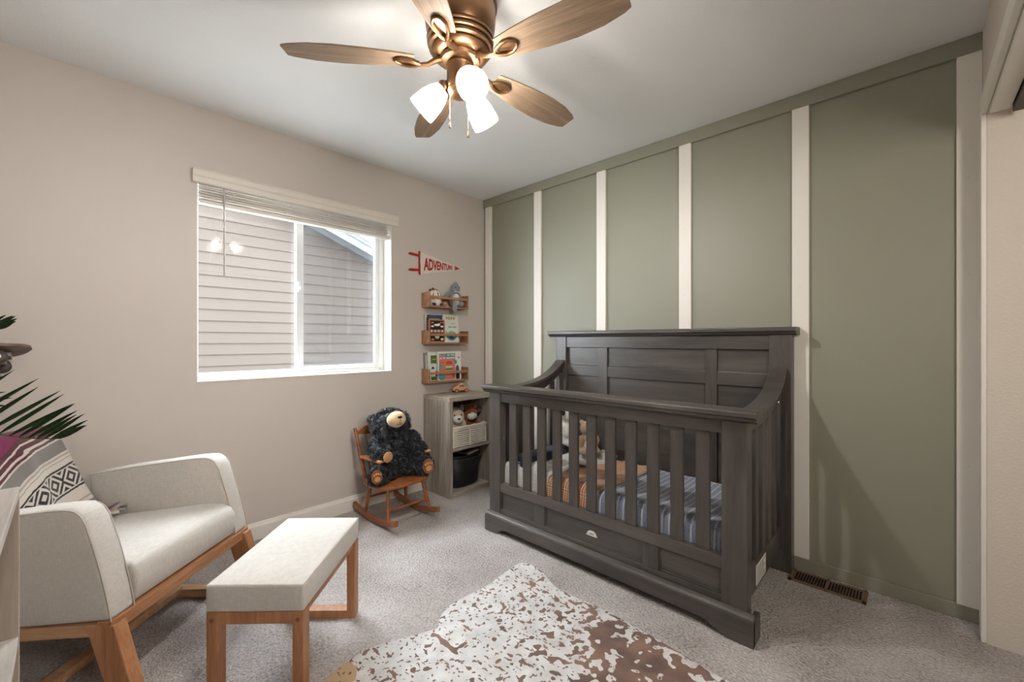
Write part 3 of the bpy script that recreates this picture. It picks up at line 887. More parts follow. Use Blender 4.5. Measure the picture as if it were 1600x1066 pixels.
for k in range(14): b.ball((-.125 + k * .019, -.121 + .00001 * k, .215), (.006, .004, .006), None, 8, 6)
b.obj('pierced_band', plain('dark_grey_plastic', S(58, 56, 55), .5), bn, 'all')
M['paper'] = plain('printed_paper', S(176, 170, 158), .7, .08, 12)
b = B(); b.obox((-.44, -.15, .272), (.11, .15, .008), Matrix.Rotation(R(14), 3, 'Y') @ Matrix.Rotation(R(25), 3, 'Z'))
o = b.obj('magazine', plain('olive_magazine', S(96, 96, 80), .5, .25, 14), None)
o.location.z += .007
tag(o, 'dull olive magazine lying on top of the black bin', 'magazine')
b = B(); b.obox((-.40, -.285, .297), (.11, .035, .012), Matrix.Rotation(R(-8), 3, 'Y')); tag(b.obj('folded_card', M['paper'], None), 'pale folded card tucked under the black bin handle', 'card')

# wooden toy car
car = thing('toy_car', 'small natural wooden beetle-shaped toy car on top of the cabinet', 'toy', (-.385, -.12, .75), R(-14))
b = B()
side = [(-.068, .016), (-.070, .030), (-.055, .040), (-.038, .044), (-.022, .064), (.0, .072), (.02, .068), (.036, .046), (.056, .042), (.070, .030), (.070, .016)]
b.prism(side, lambda p, q, t: Vector((p, t, q)), -.024, .024)
body = b.obj('body', M['toywood'], car, bevel=.004)
b = B(); b.prism([(-.018, .046), (-.012, .060), (.0, .065), (.0, .046)], lambda p, q, t: Vector((p, t, q)), -.0246, .0246); b.prism([(.004, .046), (.004, .065), (.017, .061), (.028, .046)], lambda p, q, t: Vector((p, t, q)), -.0246, .0246)
b.obj('window', M['toydark'], body)
for x in (-.043, .043):
    for s in (-1, 1):
        b = B(); b.cyl((x, s * .022, .016), (x, s * .031, .016), .016, n=18); w = b.obj('wheel', M['toydark'], car, True)
        b = B(); b.cyl((x, s * .031, .016), (x, s * .0325, .016), .008, n=12); b.obj('hub', M['toywood'], w, True)

# ------------------------------------------------------------------ three wall shelves
SX0, SX1 = -.678, -.277
def wall_shelf(zb, ht, label):
    s = thing('wall_shelf', label, 'shelf', ((SX0 + SX1) / 2, -.05, zb), group='wooden shelves on the beige wall')
    W = dict(parent=s, world=True)
    for x in (SX0, SX1 - .012):
        b = B(); b.prism([(-.001, zb), (-.103, zb), (-.103, zb + ht - .004), (-.099, zb + ht), (-.001, zb + ht)], lambda p, q, t: Vector((t, p, q)), x, x + .012)
        b.obj('end_board', M['shelfwood'], bevel=.001, **W)
    boxes('bottom_board', M['shelfwood'], [((SX0 + .012, -.103, zb), (SX1 - .012, -.001, zb + .012))], bevel=.001, **W)
    boxes('front_rail', M['shelfwood'], [((SX0 + .012, -.103, zb + ht * .60), (SX1 - .012, -.092, zb + ht * .60 + .021))], bevel=.001, **W)
    boxes('back_rail', M['shelfwood'], [((SX0 + .012, -.010, zb + ht * .5), (SX1 - .012, -.001, zb + ht - .01))], bevel=.001, **W)
wall_shelf(1.435, .115, 'topmost brown wooden shelf holding toys below the red pennant')
wall_shelf(1.146, .106, 'middle brown wooden shelf holding books')
wall_shelf(.840, .110, 'lowest brown wooden shelf holding books above the toy car')

def book(label, x0, x1, yb, th, zb, ht, lean, cov, shapes):
    """a book standing with its cover to the room, slightly leaning back; shapes are flat print"""
    t = thing('picture_book', label, 'book', ((x0 + x1) / 2, yb, zb))
    t.rotation_euler = (R(-lean), 0, 0)
    w = (x1 - x0) / 2
    boxes('cover', cov, [((-w, -th, 0), (w, -th + .002, ht)), ((-w, -.002, 0), (w, 0, ht)), ((-w, -th, 0), (-w + .002, 0, ht))], t)
    boxes('pages', M['paper'], [((-w + .002, -th + .002, .003), (w - .003, -.002, ht - .003))], t)
    by = {}
    for k, sh in enumerate(shapes):
        by.setdefault(sh[0], []).append((k, sh))
    for mt, lst in by.items():
        b = B()
        for k, sh in lst:
            yy = -th - .0003 - k * .00005
            if sh[1] == 'r': b.box((-w + sh[2] * 2 * w, yy, sh[3] * ht), (-w + sh[4] * 2 * w, yy + .0002, sh[5] * ht))
            else:
                n = 16
                poly = [(-w + (sh[2] + sh[4] * math.cos(2 * math.pi * i / n)) * 2 * w, sh[3] * ht + sh[5] * ht * math.sin(2 * math.pi * i / n)) for i in range(n)]
                b.prism(poly, lambda p, q, tt: Vector((p, tt, q)), yy, yy + .0002)
        b.obj('cover_print', mt, t)['kind'] = 'stuff'
    return t
def ink(name, c): return plain(name, c, .45, .03)
I = dict(blue=ink('blue_ink', S(52, 78, 122)), white=ink('white_ink', S(226, 222, 212)), black=ink('black_ink', S(26, 24, 24)), orange=ink('orange_ink', S(196, 118, 74)), coral=ink('coral_ink', S(216, 122, 98)),
         teal=ink('teal_ink', S(92, 150, 150)), green=ink('green_ink', S(88, 118, 52)), lgreen=ink('mint_ink', S(126, 188, 130)), red=ink('red_ink', S(190, 74, 58)), gold=ink('gold_ink', S(178, 158, 104)),
         pale=ink('pale_ink', S(214, 216, 206)), grey=ink('grey_ink_2', S(150, 150, 146)), tan=ink('tan_ink', S(196, 152, 116)), slate=ink('slate_ink', S(84, 84, 102)), pink=ink('pink_ink', S(206, 150, 136)))
r, e = 'r', 'e'
z2 = 1.1585
book('thin pale-spined book leaning at the left of the middle shelf', -.655, -.565, -.014, .008, z2, .222, 3, I['pale'], [(I['grey'], r, .1, .1, .3, .9)])
book('dark blue picture book behind the black book on the middle shelf', -.635, -.50, -.028, .010, z2, .220, 3, I['blue'], [(I['white'], r, .12, .72, .9, .77), (I['gold'], r, .1, .84, .86, .87), (I['pale'], e, .3, .5, .12, .06), (I['pale'], e, .65, .48, .14, .07), (I['pale'], e, .88, .55, .1, .05)])
book('cream picture book with gold lettering at the back of the middle shelf', -.505, -.345, -.045, .010, z2, .226, 3, I['pale'], [(I['gold'], r, .2, .84, .32, .92), (I['gold'], r, .36, .82, .46, .93), (I['gold'], r, .5, .84, .62, .92), (I['gold'], r, .66, .83, .78, .92), (I['gold'], r, .2, .68, .34, .77), (I['gold'], r, .38, .67, .5, .77), (I['gold'], r, .54, .68, .66, .77), (I['gold'], r, .7, .67, .8, .76), (I['gold'], r, .2, .55, .8, .62), (I['pink'], e, .9, .5, .06, .06)])
t = [(I['black'], r, .06, .05, .94, .95)]
for q in range(7): t.append(((I['white'], I['coral'], I['white'], I['tan'])[q % 4], r, .09 + q * .12, .44, .175 + q * .12, .55))
t += [(I['white'], e, .5, .76, .2, .05), (I['white'], e, .62, .80, .1, .03), (I['white'], e, .2, .70, .1, .04), (I['white'], e, .82, .70, .1, .04), (I['tan'], e, .2, .86, .08, .03), (I['coral'], r, .7, .85, .92, .89), (I['white'], e, .5, .24, .15, .08), (I['tan'], e, .2, .13, .1, .04), (I['white'], e, .82, .14, .1, .05), (I['coral'], r, .1, .3, .24, .33)]
book('orange-bordered black picture book with white shapes on the middle shelf', -.655, -.508, -.062, .016, z2, .182, 1.5, I['orange'], t)
book('pale green picture book with teal foliage on the middle shelf', -.505, -.365, -.064, .014, z2, .172, 1.5, I['pale'], [(I['teal'], e, .5, .30, .38, .22), (I['lgreen'], e, .45, .45, .2, .1), (I['blue'], e, .5, .22, .2, .08), (I['pale'], e, .6, .32, .1, .05), (I['pink'], r, .45, .87, .75, .91), (I['grey'], r, .25, .7, .5, .76), (I['grey'], r, .56, .7, .85, .76), (I['gold'], e, .12, .45, .06, .08)])
z3 = .8525
book('grey-spined tall book at the far left of the lowest shelf', -.662, -.60, -.014, .012, z3, .224, 3, I['grey'], [(I['pale'], r, .2, .1, .6, .9)])
book('white picture book with green leafy cover on the lowest shelf', -.648, -.55, -.040, .010, z3, .230, 3, I['pale'], [(I['green'], r, .3, .60, 1, .88), (I['gold'], r, .45, .72, .95, .76), (I['white'], e, .75, .4, .2, .16), (I['black'], e, .5, .42, .13, .07), (I['pale'], e, .5, .36, .1, .06), (I['green'], r, .3, .02, 1, .14), (I['black'], e, .8, .22, .16, .07), (I['coral'], e, .85, .3, .14, .06), (I['white'], e, .6, .2, .12, .05)])
book('white book standing behind the dinosaur-coloured cover on the lowest shelf', -.385, -.322, -.040, .010, z3, .165, 3, I['pale'], [(I['grey'], r, .1, .1, .2, .9)])
t = [(I['grey'], r, .05, .02, .74, .93), (I['teal'], r, .05, .3, .2, .6), (I['teal'], r, .3, .82, .62, .92), (I['coral'], e, .2, .68, .15, .16), (I['coral'], e, .48, .48, .24, .25), (I['coral'], r, .12, .3, .62, .45), (I['red'], e, .48, .58, .14, .09), (I['orange'], r, .32, .5, .64, .56), (I['white'], r, .33, .455, .62, .485), (I['lgreen'], r, .32, .40, .62, .44), (I['black'], r, .32, .37, .62, .395), (I['lgreen'], r, .3, .345, .6, .37), (I['white'], e, .13, .76, .045, .03), (I['white'], e, .26, .77, .045, .03), (I['black'], e, .14, .755, .015, .012), (I['black'], e, .27, .765, .015, .012), (I['red'], e, .2, .62, .05, .025)]
t += [(I['white'], r, .40, .86, .5, .89), (I['pale'], r, .54, .86, .7, .89), (I['white'], r, .36, .75, .7, .79), (I['teal'], e, .15, .13, .14, .12), (I['coral'], r, .3, .04, .72, .2), (I['red'], e, .65, .14, .06, .08), (I['slate'], e, .83, .3, .08, .22), (I['black'], r, .76, .02, .92, .24), (I['teal'], e, .76, .62, .05, .08), (I['grey'], e, .9, .78, .04, .04)]
book('large picture book with coral creature cover on the lowest shelf', -.575, -.338, -.064, .016, z3, .233, 1.5, I['white'], t)

# toys on the top shelf
zt = 1.4475
d = thing('toy_dome', 'cream dome-shaped toy with dark lines at the left of the top shelf', 'toy', (-.585, -.045, zt))
b = B(); b.lathe([(0, 0), (.05, 0), (.054, .03), (.052, .075), (.044, .11), (.026, .128), (0, .134)], 20); b.obj('shell', M['wicker'], d, 'all')
for k in range(4):
    a = k * math.pi / 4
    pts = [((.055 * math.cos(q)) * math.cos(a), (.055 * math.cos(q)) * math.sin(a), .05 + .086 * math.sin(q)) for q in [math.pi * i / 14 for i in range(15)]]
    b = B(); b.tube(pts, .0035, 6); b.obj('dark_rib', M['toydark'], d, 'all')
b = B()
for p in ((-.04, .0, .125), (-.03, -.02, .135)): b.ball(p, .011, None, 10, 8)
b.obj('bobble', M['toydark'], d, 'all')
d = thing('toy_truck', 'small dark and white toy behind the top shelf rail', 'toy', (-.575, -.083 + .004, zt))
d.location = (-.585, -.081, zt)
boxes('chassis', M['toydark'], [((-.045, -.009, .008), (.045, .006, .024))], d, .002)
b = B(); b.ball((-.01, -.001, .036), (.028, .008, .014)); b.ball((.025, -.001, .03), (.018, .008, .01)); b.obj('cab', M['plush_white'], d, 'all')
for x in (-.028, .028):
    b = B(); b.cyl((x, -.011, .012), (x, .006, .012), .012, n=14); b.obj('wheel', M['black'], d, True)
d = thing('toy_ball', 'round tan wooden ball with dark band on the top shelf', 'toy', (-.505, -.072, zt))
b = B(); b.ball((0, 0, .02), .02, None, 20, 14); b.obj('sphere', M['toywood'], d, 'all')
b = B(); b.tube([(.0202 * math.cos(q), .0202 * math.sin(q), .02) for q in [2 * math.pi * i / 24 for i in range(25)]], .0015, 5); b.obj('band', M['toydark'], d, 'all')
t = thing('plush_shark', 'grey plush with white belly and toothy grin on the top shelf', 'soft toy', (-.392, -.058, zt), R(-90))
me = fused([('b', (.0, 0, .055), (.030, .05, .062)), ('b', (.002, .008, .150), (.034, .044, .054)), ('b', (.0, .01, .195), (.018, .018, .022)), ('b', (.0, -.075, .10), (.016, .05, .022), Matrix.Rotation(R(42), 3, 'X')),
            ('b', (.02, .05, .030), (.024, .028, .028)), ('b', (.042, -.032, .025), (.020, .024, .03)), ('b', (.060, -.045, -.012), (.018, .024, .040)), ('b', (.0, .05, .09), (.016, .022, .034))], .007, 5)
link('body', me, M['plush_grey'], t)
b = B(); b.ball((.022, -.002, .065), (.016, .036, .048)); b.obj('belly', M['plush_white'], t, 'all')
b = B()
for k in range(7): b.lathe([(.0055, 0), (0, .011)], 6, (.031 - abs(k - 3) * .0018, .008 + (k - 3) * .009, .126))
b.obj('teeth', M['plush_white'], t)
eyes(t, ((.03, .026, .162), (.03, -.012, .162)), .005)

# ------------------------------------------------------------------ pennant
M['felt_red'] = fabric('red_felt', S(172, 34, 40), .08, 400, .3)
M['felt_white'] = fabric('white_felt', S(218, 212, 200), .05, 400, .3)
pn = thing('pennant', 'white felt pennant with red ADVENTURE lettering on the wall', 'pennant', (-.695, -.002, 1.785))
b = B(); b.prism([(0, -.09), (0, .088), (.452, .0)], lambda p, q, t: Vector((p, t, q)), -.004, -.001); b.obj('flag', M['felt_white'], pn)
b = B(); b.prism([(-.012, -.085), (-.012, .09), (.003, .09), (.001, .01), (.004, -.02), (.004, -.095), (-.004, -.095)], lambda p, q, t: Vector((p, t, q)), -.0065, -.0005); b.obj('header_strip', M['felt_red'], pn)
for z0, z1 in ((.055, .061), (-.058, -.064)):
    b = B(); b.prism([(-.004, z0 - .009), (-.09, z1 - .010), (-.108, z1 - .002), (-.09, z1 + .010), (-.004, z0 + .009)], lambda p, q, t: Vector((p, t, q)), -.005, -.001); b.obj('tie', M['felt_red'], pn)
me = text_mesh('ADVENTURE', .13, .0008, .004)
xs = [v.co.x for v in me.vertices]; x0, x1 = min(xs), max(xs); ys = [v.co.y for v in me.vertices]; y0, y1 = min(ys), max(ys)
for v in me.vertices:
    k = (v.co.x - x0) / (x1 - x0)
    k2 = k ** .82
    hgt = .112 * (1 - k2) + .030 * k2
    mid = -.004 + .004 * k2
    zz = mid + ((v.co.y - y0) / (y1 - y0) - .5) * hgt
    xx = .035 + (k * 1.35 - .35 * k * k) * .288
    v.co = Vector((xx, -.0048 - v.co.z, zz))
link('lettering', me, M['felt_red'], pn)
b = B(); b.prism([(.34, -.018), (.352, 0), (.34, .019), (.405, .0)], lambda p, q, t: Vector((p, t, q)), -.006, -.004); b.obj('arrow_mark', M['felt_red'], pn)

# ------------------------------------------------------------------ child's rocking chair
rc = thing('rocking_chair', "child's honey-coloured wooden rocking chair by the wall", 'rocking chair', (-1.09, -.30, 0))
W = dict(parent=rc, world=True)
rk_m = M['rocker']
def arc_z(y): return .006 + .55 * (y + .27) ** 2
for xs_ in (-1.245, -.935):
    b = B()
    yy = [-.575 + .54 * i / 12 for i in range(13)]
    b.prism([(y, arc_z(y)) for y in yy] + [(y, arc_z(y) + .036) for y in reversed(yy)], lambda p, q, t: Vector((t, p, q)), xs_ - .011, xs_ + .011)
    b.obj('rocker', rk_m, bevel=.004, **W)
    s = -1 if xs_ < -1.09 else 1
    for yb, yt_ in ((-.475, -.425), (-.185, -.215)):
        b = B(); b.tube([(xs_, yb, arc_z(yb) + .025), (xs_ - s * .012, (yb + yt_) / 2, .13), (xs_ - s * .03, yt_, .245)], [.010, .0135, .010], 10); b.obj('leg', rk_m, smooth=True, **W)
for y, zz in ((-.455, .115), (-.195, .135)):
    b = B(); b.tube([(-1.232, y, zz), (-1.09, y, zz), (-.948, y, zz)], [.006, .0085, .006], 10); b.obj('stretcher', rk_m, smooth=True, **W)
b = B()
n = 36
poly = []
for i in range(n):
    a = 2 * math.pi * i / n
    poly.append((-1.09 + math.copysign(abs(math.cos(a)) ** .55, math.cos(a)) * .195, -.315 + math.copysign(abs(math.sin(a)) ** .55, math.sin(a)) * .155))
b.prism(poly, lambda p, q, t: Vector((p, q, t)), .240, .262)
b.obj('seat', rk_m, bevel=.006, seg=2, smooth=True, **W)
for s in (-1, 1):
    b = B(); b.tube([(-1.09 + s * .150, -.185, .255), (-1.09 + s * .168, -.14, .42), (-1.09 + s * .180, -.092, .585)], [.013, .0125, .011], 10); b.obj('back_post', rk_m, smooth=True, **W)
    b = B(); b.prism([(-.150, .392), (-.395, .402), (-.405, .408), (-.405, .418), (-.395, .422), (-.15, .41)], lambda p, q, t: Vector((t, p, q)), -1.09 + (-.155 if s < 0 else .195) - .021, -1.09 + (-.155 if s < 0 else .195) + .021); b.obj('armrest', plain('pale_maple', S(196, 134, 88), .32, .08, 30) if s < 0 else bpy.data.materials['pale_maple'], bevel=.005, **W)
    b = B(); b.tube([(-1.09 + (-.158 if s < 0 else .18), -.375, .258), (-1.09 + (-.158 if s < 0 else .188), -.375, .33), (-1.09 + (-.155 if s < 0 else .195), -.375, .405)], [.008, .0095, .0075], 10); b.obj('arm_post', rk_m, smooth=True, **W)
b = B(); b.prism([(-1.268, .545), (-1.2, .535), (-1.09, .53), (-.98, .535), (-.912, .545), (-.912, .555), (-.97, .592), (-1.03, .61), (-1.09, .615), (-1.15, .61), (-1.21, .592), (-1.268, .555)], lambda p, q, t: Vector((p, t, q)), -.108, -.090)
b.obj('crest_rail', M['rocker'], bevel=.003, **W)
for k in range(5):
    x = -1.09 + (k - 2) * .055
    b = B(); b.tube([(x, -.178, .258), (x * 1.0, -.13, .42), (x, -.1, .54)], [.005, .006, .005], 8); b.obj('spindle', rk_m, smooth=True, **W)

# ------------------------------------------------------------------ teddy bear
bear = thing('teddy_bear', 'large shaggy black teddy bear with tan muzzle sitting in the rocking chair', 'soft toy', (-1.08, -.30, .262))
o0 = Vector((-1.08, -.30, .262))
def L(x, y, z): return Vector((x, y, z)) - o0
hc = L(-1.105, -.262, .605)
me = fused([('b', L(-1.07, -.262, .40), (.135, .10, .142)), ('b', L(-1.08, -.268, .50), (.125, .09, .085)), ('b', hc, (.128, .112, .108)), ('b', L(-1.12, -.335, .635), (.062, .06, .058)),
            ('b', L(-1.205, -.21, .648), (.032, .022, .032)), ('b', L(-1.005, -.205, .645), (.032, .022, .032)),
            # arms
            ('b', L(-1.205, -.275, .485), (.056, .062, .07)), ('b', L(-1.225, -.33, .455), (.046, .065, .052)), ('b', L(-1.205, -.385, .443), (.043, .04, .043)),
            ('b', L(-.945, -.275, .47), (.06, .06, .075)), ('b', L(-.925, -.325, .41), (.05, .055, .07)), ('b', L(-.915, -.37, .36), (.047, .045, .052)),
            # legs
            ('b', L(-1.17, -.30, .325), (.075, .08, .06)), ('b', L(-1.235, -.36, .325), (.06, .06, .056)), ('b', L(-1.28, -.395, .330), (.052, .03, .058)),
            ('b', L(-.985, -.32, .325), (.075, .08, .06)), ('b', L(-.945, -.38, .322), (.06, .06, .056)), ('b', L(-.93, -.42, .325), (.056, .03, .060))], .0095, 5)
M['bearskin'] = plain('black_fur_base', S(18, 19, 24), .9, .2, 30)
link('body', me, M['bearskin'], bear)
def fur_mat():
    t = NT('black_blue_fur_highlights')
    v = t.coord()
    oi = t.noise(v, 70, 2)
    t.base(t.ramp(oi, [(.38, S(8, 9, 12)), (.58, S(22, 25, 33)), (.72, S(98, 108, 128))]))  # lightest stop paints bluish highlights of the lit fur into the colour
    t.set(.5, 0, .5, .2)
    return t.m
M['fur'] = fur_mat()
pads = [(L(-1.213, -.424, .440), .036, .012), (L(-1.29, -.424, .333), .042, .05), (L(-.928, -.448, .325), .046, .055), (L(-1.133, -.39, .662), .058, .05)]
rnd = random.Random(3)
verts, faces = [], []
polys = list(me.polygons)
cum, tot = [], 0
for p in polys:
    tot += p.area; cum.append(tot)
import bisect
for _ in range(16000):
    p = polys[bisect.bisect(cum, rnd.random() * tot) % len(polys)]
    vs = [me.vertices[i].co for i in p.vertices]
    a, c = rnd.random(), rnd.random()
    pt = vs[0].lerp(vs[1], a).lerp(vs[-1].lerp(vs[2 % len(vs)], a), c)
    if any((pt - q).length < rad for q, rad, _x in pads): continue
    nrm = p.normal
    sw = Vector((mnoise.noise(pt * 22), mnoise.noise(pt * 22 + Vector((9, 3, 1))), mnoise.noise(pt * 22 + Vector((2, 8, 5))) - .35))
    d = (nrm * .55 + sw * 1.5).normalized()
    ln = rnd.uniform(.016, .030)
    if pt.z < .012: ln *= .4
    side = d.cross(nrm + Vector((.01, .02, .03))).normalized() * rnd.uniform(.0014, .0024)
    tip = pt + d * ln + sw * .012
    midp = pt + (nrm * .7 + d * .5).normalized() * ln * .55
    if tip.z < .002: tip.z = .002
    k = len(verts)
    verts += [pt - side, pt + side, midp + side * .8, midp - side * .8, tip]
    faces += [(k, k + 1, k + 2, k + 3), (k + 3, k + 2, k + 4)]
fm = bpy.data.meshes.new('fur'); fm.from_pydata([tuple(v) for v in verts], [], faces)
fo = link('fur', fm, M['fur'], bear); fo['kind'] = 'stuff'
M['pad'] = fabric('tan_suede', S(188, 138, 88), .10, 300, .3)
M['muzzle'] = fabric('cream_plush_muzzle', S(206, 176, 140), .10, 260, .5, .5)
b = B(); b.ball(L(-1.133, -.385, .662), (.062, .058, .052), Matrix.Rotation(R(-30), 3, 'X')); mz = b.obj('muzzle', M['muzzle'], bear, 'all')
b = B(); b.ball(L(-1.137, -.432, .682), (.017, .012, .009)); b.obj('nose', M['plush_black'], mz, 'all')
b = B(); b.tube([L(-1.138, -.441, .672), L(-1.14, -.443, .655), L(-1.14, -.440, .64)], .0018, 6)
b.tube([L(-1.162, -.432, .64), L(-1.14, -.440, .637), L(-1.118, -.434, .64)], .0018, 6); b.obj('mouth', M['toydark'], mz, 'all')
b = B(); b.ball(L(-1.213, -.420, .440), (.036, .012, .035), Matrix.Rotation(R(10), 3, 'Z')); b.obj('paw_pad', M['pad'], bear, 'all')
for c, s in ((L(-1.292, -.424, .333), .85), (L(-.930, -.449, .328), 1.0)):
    rot = Matrix.Rotation(R(-12), 3, 'X')
    b = B(); b.ball(c, (.045 * s, .008, .050 * s), rot, 20, 12); sp = b.obj('foot_sole', M['plush_brown'], bear, 'all')
    b = B(); b.ball(c + Vector((0, -.006, -.010)), (.026 * s, .006, .022 * s), rot)
    for q in (-.024, -.008, .009, .025): b.ball(c + Vector((q * s, -.006, .024 * s - abs(q) * .3)), (.0075 * s, .005, .010 * s), rot, 10, 8)
    b.obj('pad_print', M['pad'], sp, 'all')
for q in (-.045, .045):
    b = B(); b.ball(hc + Vector((-.01 + q, -.098, .045)), .008, None, 10, 8); b.obj('eye', M['black'], bear, 'all')

# ------------------------------------------------------------------ armchair
u = Vector((.73, .683, 0)).normalized(); fv = Vector((u.y, -u.x, 0))
AO = Vector((-2.5067, -1.0279, 0))
arm = thing('armchair', 'cream linen rocking armchair with light wooden legs', 'armchair', AO, math.atan2(u.y, u.x))
# local axes: x = along the front edge, -y = forward
AW = .662
def lp(v, z, x): return Vector((x, -v, z))
arm_prof = [(.0, .312), (-.012, .38), (-.04, .49), (-.078, .61), (-.10, .642), (-.13, .655), (-.20, .650), (-.45, .615), (-.655, .58), (-.655, .262), (-.3, .285)]
for x0, nm in ((0, 'near'), (AW - .086, 'far')):
    b = B(); b.prism(arm_prof, lambda p, q, t: lp(p, q, t), x0, x0 + .086)
    a = b.obj('arm_panel', M['linen'], arm, bevel=.014, seg=3, smooth=True)
    for xe in (x0 + .006, x0 + .080):
        pts = [lp(p * 1.0, q, xe) for p, q in arm_prof[:9]]
        # smooth polyline
        for _ in range(2):
            np_ = [pts[0]]
            for i in range(len(pts) - 1): np_ += [pts[i] * .75 + pts[i + 1] * .25, pts[i] * .25 + pts[i + 1] * .75]
            np_.append(pts[-1]); pts = np_
        b = B(); b.tube([p + Vector((-.003 if xe < x0 + .04 else .003, 0, -.004)) for p in pts], .0022, 6); b.obj('piping', M['piping'], a, 'all')
# seat cushion with rounded front
b = B()
sp = [(-.012, .315), (.004, .36), (.004, .41), (-.012, .44), (-.05, .455), (-.12, .455), (-.35, .425), (-.60, .395), (-.60, .29)]
b.prism(sp, lambda p, q, t: lp(p, q, t), .088, AW - .088)
b.obj('seat_cushion', M['linen'], arm, bevel=.012, seg=3, smooth=True)
bp_ = [(-.585, .30), (-.615, .43), (-.70, .60), (-.758, .715), (-.780, .758), (-.792, .776), (-.808, .780), (-.826, .770), (-.828, .745), (-.79, .66), (-.72, .45), (-.69, .28)]
b = B(); b.prism(bp_, lambda p, q, t: lp(p, q, t), .075, AW - .082)
b.obj('backrest', M['linen'], arm, bevel=.012, seg=3, smooth=True)
# wooden frame and rockers
lw = M['legwood']
b = B(); b.beam(lp(-.02, .291, .0), lp(-.02, .291, AW), .045, .042); b.obj('front_rail', wood('light_oak_rail', S(146, 96, 62), S(196, 146, 106), 0, 26, .42, .06, .1), arm, bevel=.003)
for x0 in (.02, AW - .02):
    b = B(); b.beam(lp(-.04, .283, x0), lp(-.66, .238, x0), .04, .036); b.obj('side_rail', wood('pale_oak_side', S(168, 128, 92), S(210, 170, 132), 1, 26, .45, .06, .1) if x0 < .1 else bpy.data.materials['pale_oak_side'], arm, bevel=.003)
    b = B(); b.prism([(-.075, .295), (.012, .300), (.085, .045), (.085, .01), (.02, .01)], lambda p, q, t: lp(p, q, t), x0 - .022, x0 + .022); b.obj('front_leg', lw, arm, bevel=.003)
    b = B(); b.prism([(-.61, .255), (-.66, .25), (-.72, .03), (-.67, .02)], lambda p, q, t: lp(p, q, t), x0 - .02, x0 + .02); b.obj('rear_leg', lw, arm, bevel=.003)
    b = B()
    vv = [.09 - .86 * i / 14 for i in range(15)]
    bz = lambda q: .001 + .16 * (q + .30) ** 2
    b.prism([(q, bz(q)) for q in vv] + [(q, bz(q) + .042) for q in reversed(vv)], lambda p, q, t: lp(p, q, t), x0 - .021, x0 + .021)
    b.obj('rocker', bpy.data.materials['pale_oak_side'], arm, bevel=.004)
b = B(); b.beam(lp(-.30, .038, .03), lp(-.30, .038, AW - .03), .045, .03); b.obj('cross_stretcher', bpy.data.materials['pale_oak_side'], arm, bevel=.003)

# throw draped on the backrest
def throw_mat():
    t = NT('woven_striped_throw')
    tc = t.node('ShaderNodeTexCoord')
    sp = t.node('ShaderNodeSeparateXYZ'); t.link(tc.outputs['UV'], sp.inputs[0])
    d, x = sp.outputs['Y'], sp.outputs['X']
    wob = t.math('MULTIPLY', t.math('SUBTRACT', t.noise(t.coord('UV', (40, 40, 40)), 1.0, 2), .5), .008)
    dd = t.math('ADD', d, wob)
    cream, grey, mar, mag, blk, tan = S(214, 206, 196), S(132, 128, 124), S(92, 44, 58), S(128, 36, 84), S(34, 30, 34), S(176, 166, 154)
    stops = [(0, mag), (.20, S(70, 70, 96)), (.25, mag), (.33, mar), (.36, cream), (.375, mar), (.40, cream), (.415, mar), (.43, cream), (.445, grey), (.52, cream), (.535, tan), (.545, cream), (.56, grey), (.566, cream),
             (.60, blk), (.612, cream), (.748, blk), (.760, cream), (.83, tan), (.84, cream), (.86, grey), (.885, cream), (.90, grey), (.94, tan), (.97, grey)]
    c = t.ramp(dd, stops, 'CONSTANT')
    # diamonds between the two black lines
    px = t.math('ABSOLUTE', t.math('SUBTRACT', t.math('FRACT', t.math('MULTIPLY', x, 6.0)), .5))
    py = t.math('ABSOLUTE', t.math('MULTIPLY', t.math('SUBTRACT', d, .68), 7.3))
    ring = t.math('FRACT', t.math('MULTIPLY', t.math('ADD', px, py), 3.2))
    dia = t.math('GREATER_THAN', ring, .48)
    inb = t.math('MULTIPLY', t.math('GREATER_THAN', d, .62), t.math('LESS_THAN', d, .742))
    col = t.mix(t.math('MULTIPLY', dia, inb), c, blk)
    n = t.noise(t.coord('UV', (260, 420, 1)), 1.0, 2, .7)
    col2 = t.mix(t.math('MULTIPLY', t.math('GREATER_THAN', n, .60), .45), col, cream)
    t.base(col2)
    t.set(.95, 0, .1, .3)
    t.bump(n, .6, .004)
    return t.m
M['throw'] = throw_mat()
thr = thing('throw_blanket', 'striped woven throw with magenta and black diamond bands over the armchair back', 'throw', AO, math.atan2(u.y, u.x))
path = [(-.850, .58), (-.852, .68), (-.850, .755), (-.838, .792), (-.808, .802), (-.778, .790), (-.764, .762), (-.742, .722), (-.676, .597), (-.595, .435), (-.58, .43), (-.50, .431)]
def path_at(t):
    seg = [0]
    for a, c in zip(path, path[1:]): seg.append(seg[-1] + math.dist(a, c))
    L_ = t * seg[-1]
    for i in range(len(path) - 1):
        if L_ <= seg[i + 1] + 1e-9:
            k = (L_ - seg[i]) / (seg[i + 1] - seg[i])
            return (path[i][0] + (path[i + 1][0] - path[i][0]) * k, path[i][1] + (path[i + 1][1] - path[i][1]) * k)
    return path[-1]
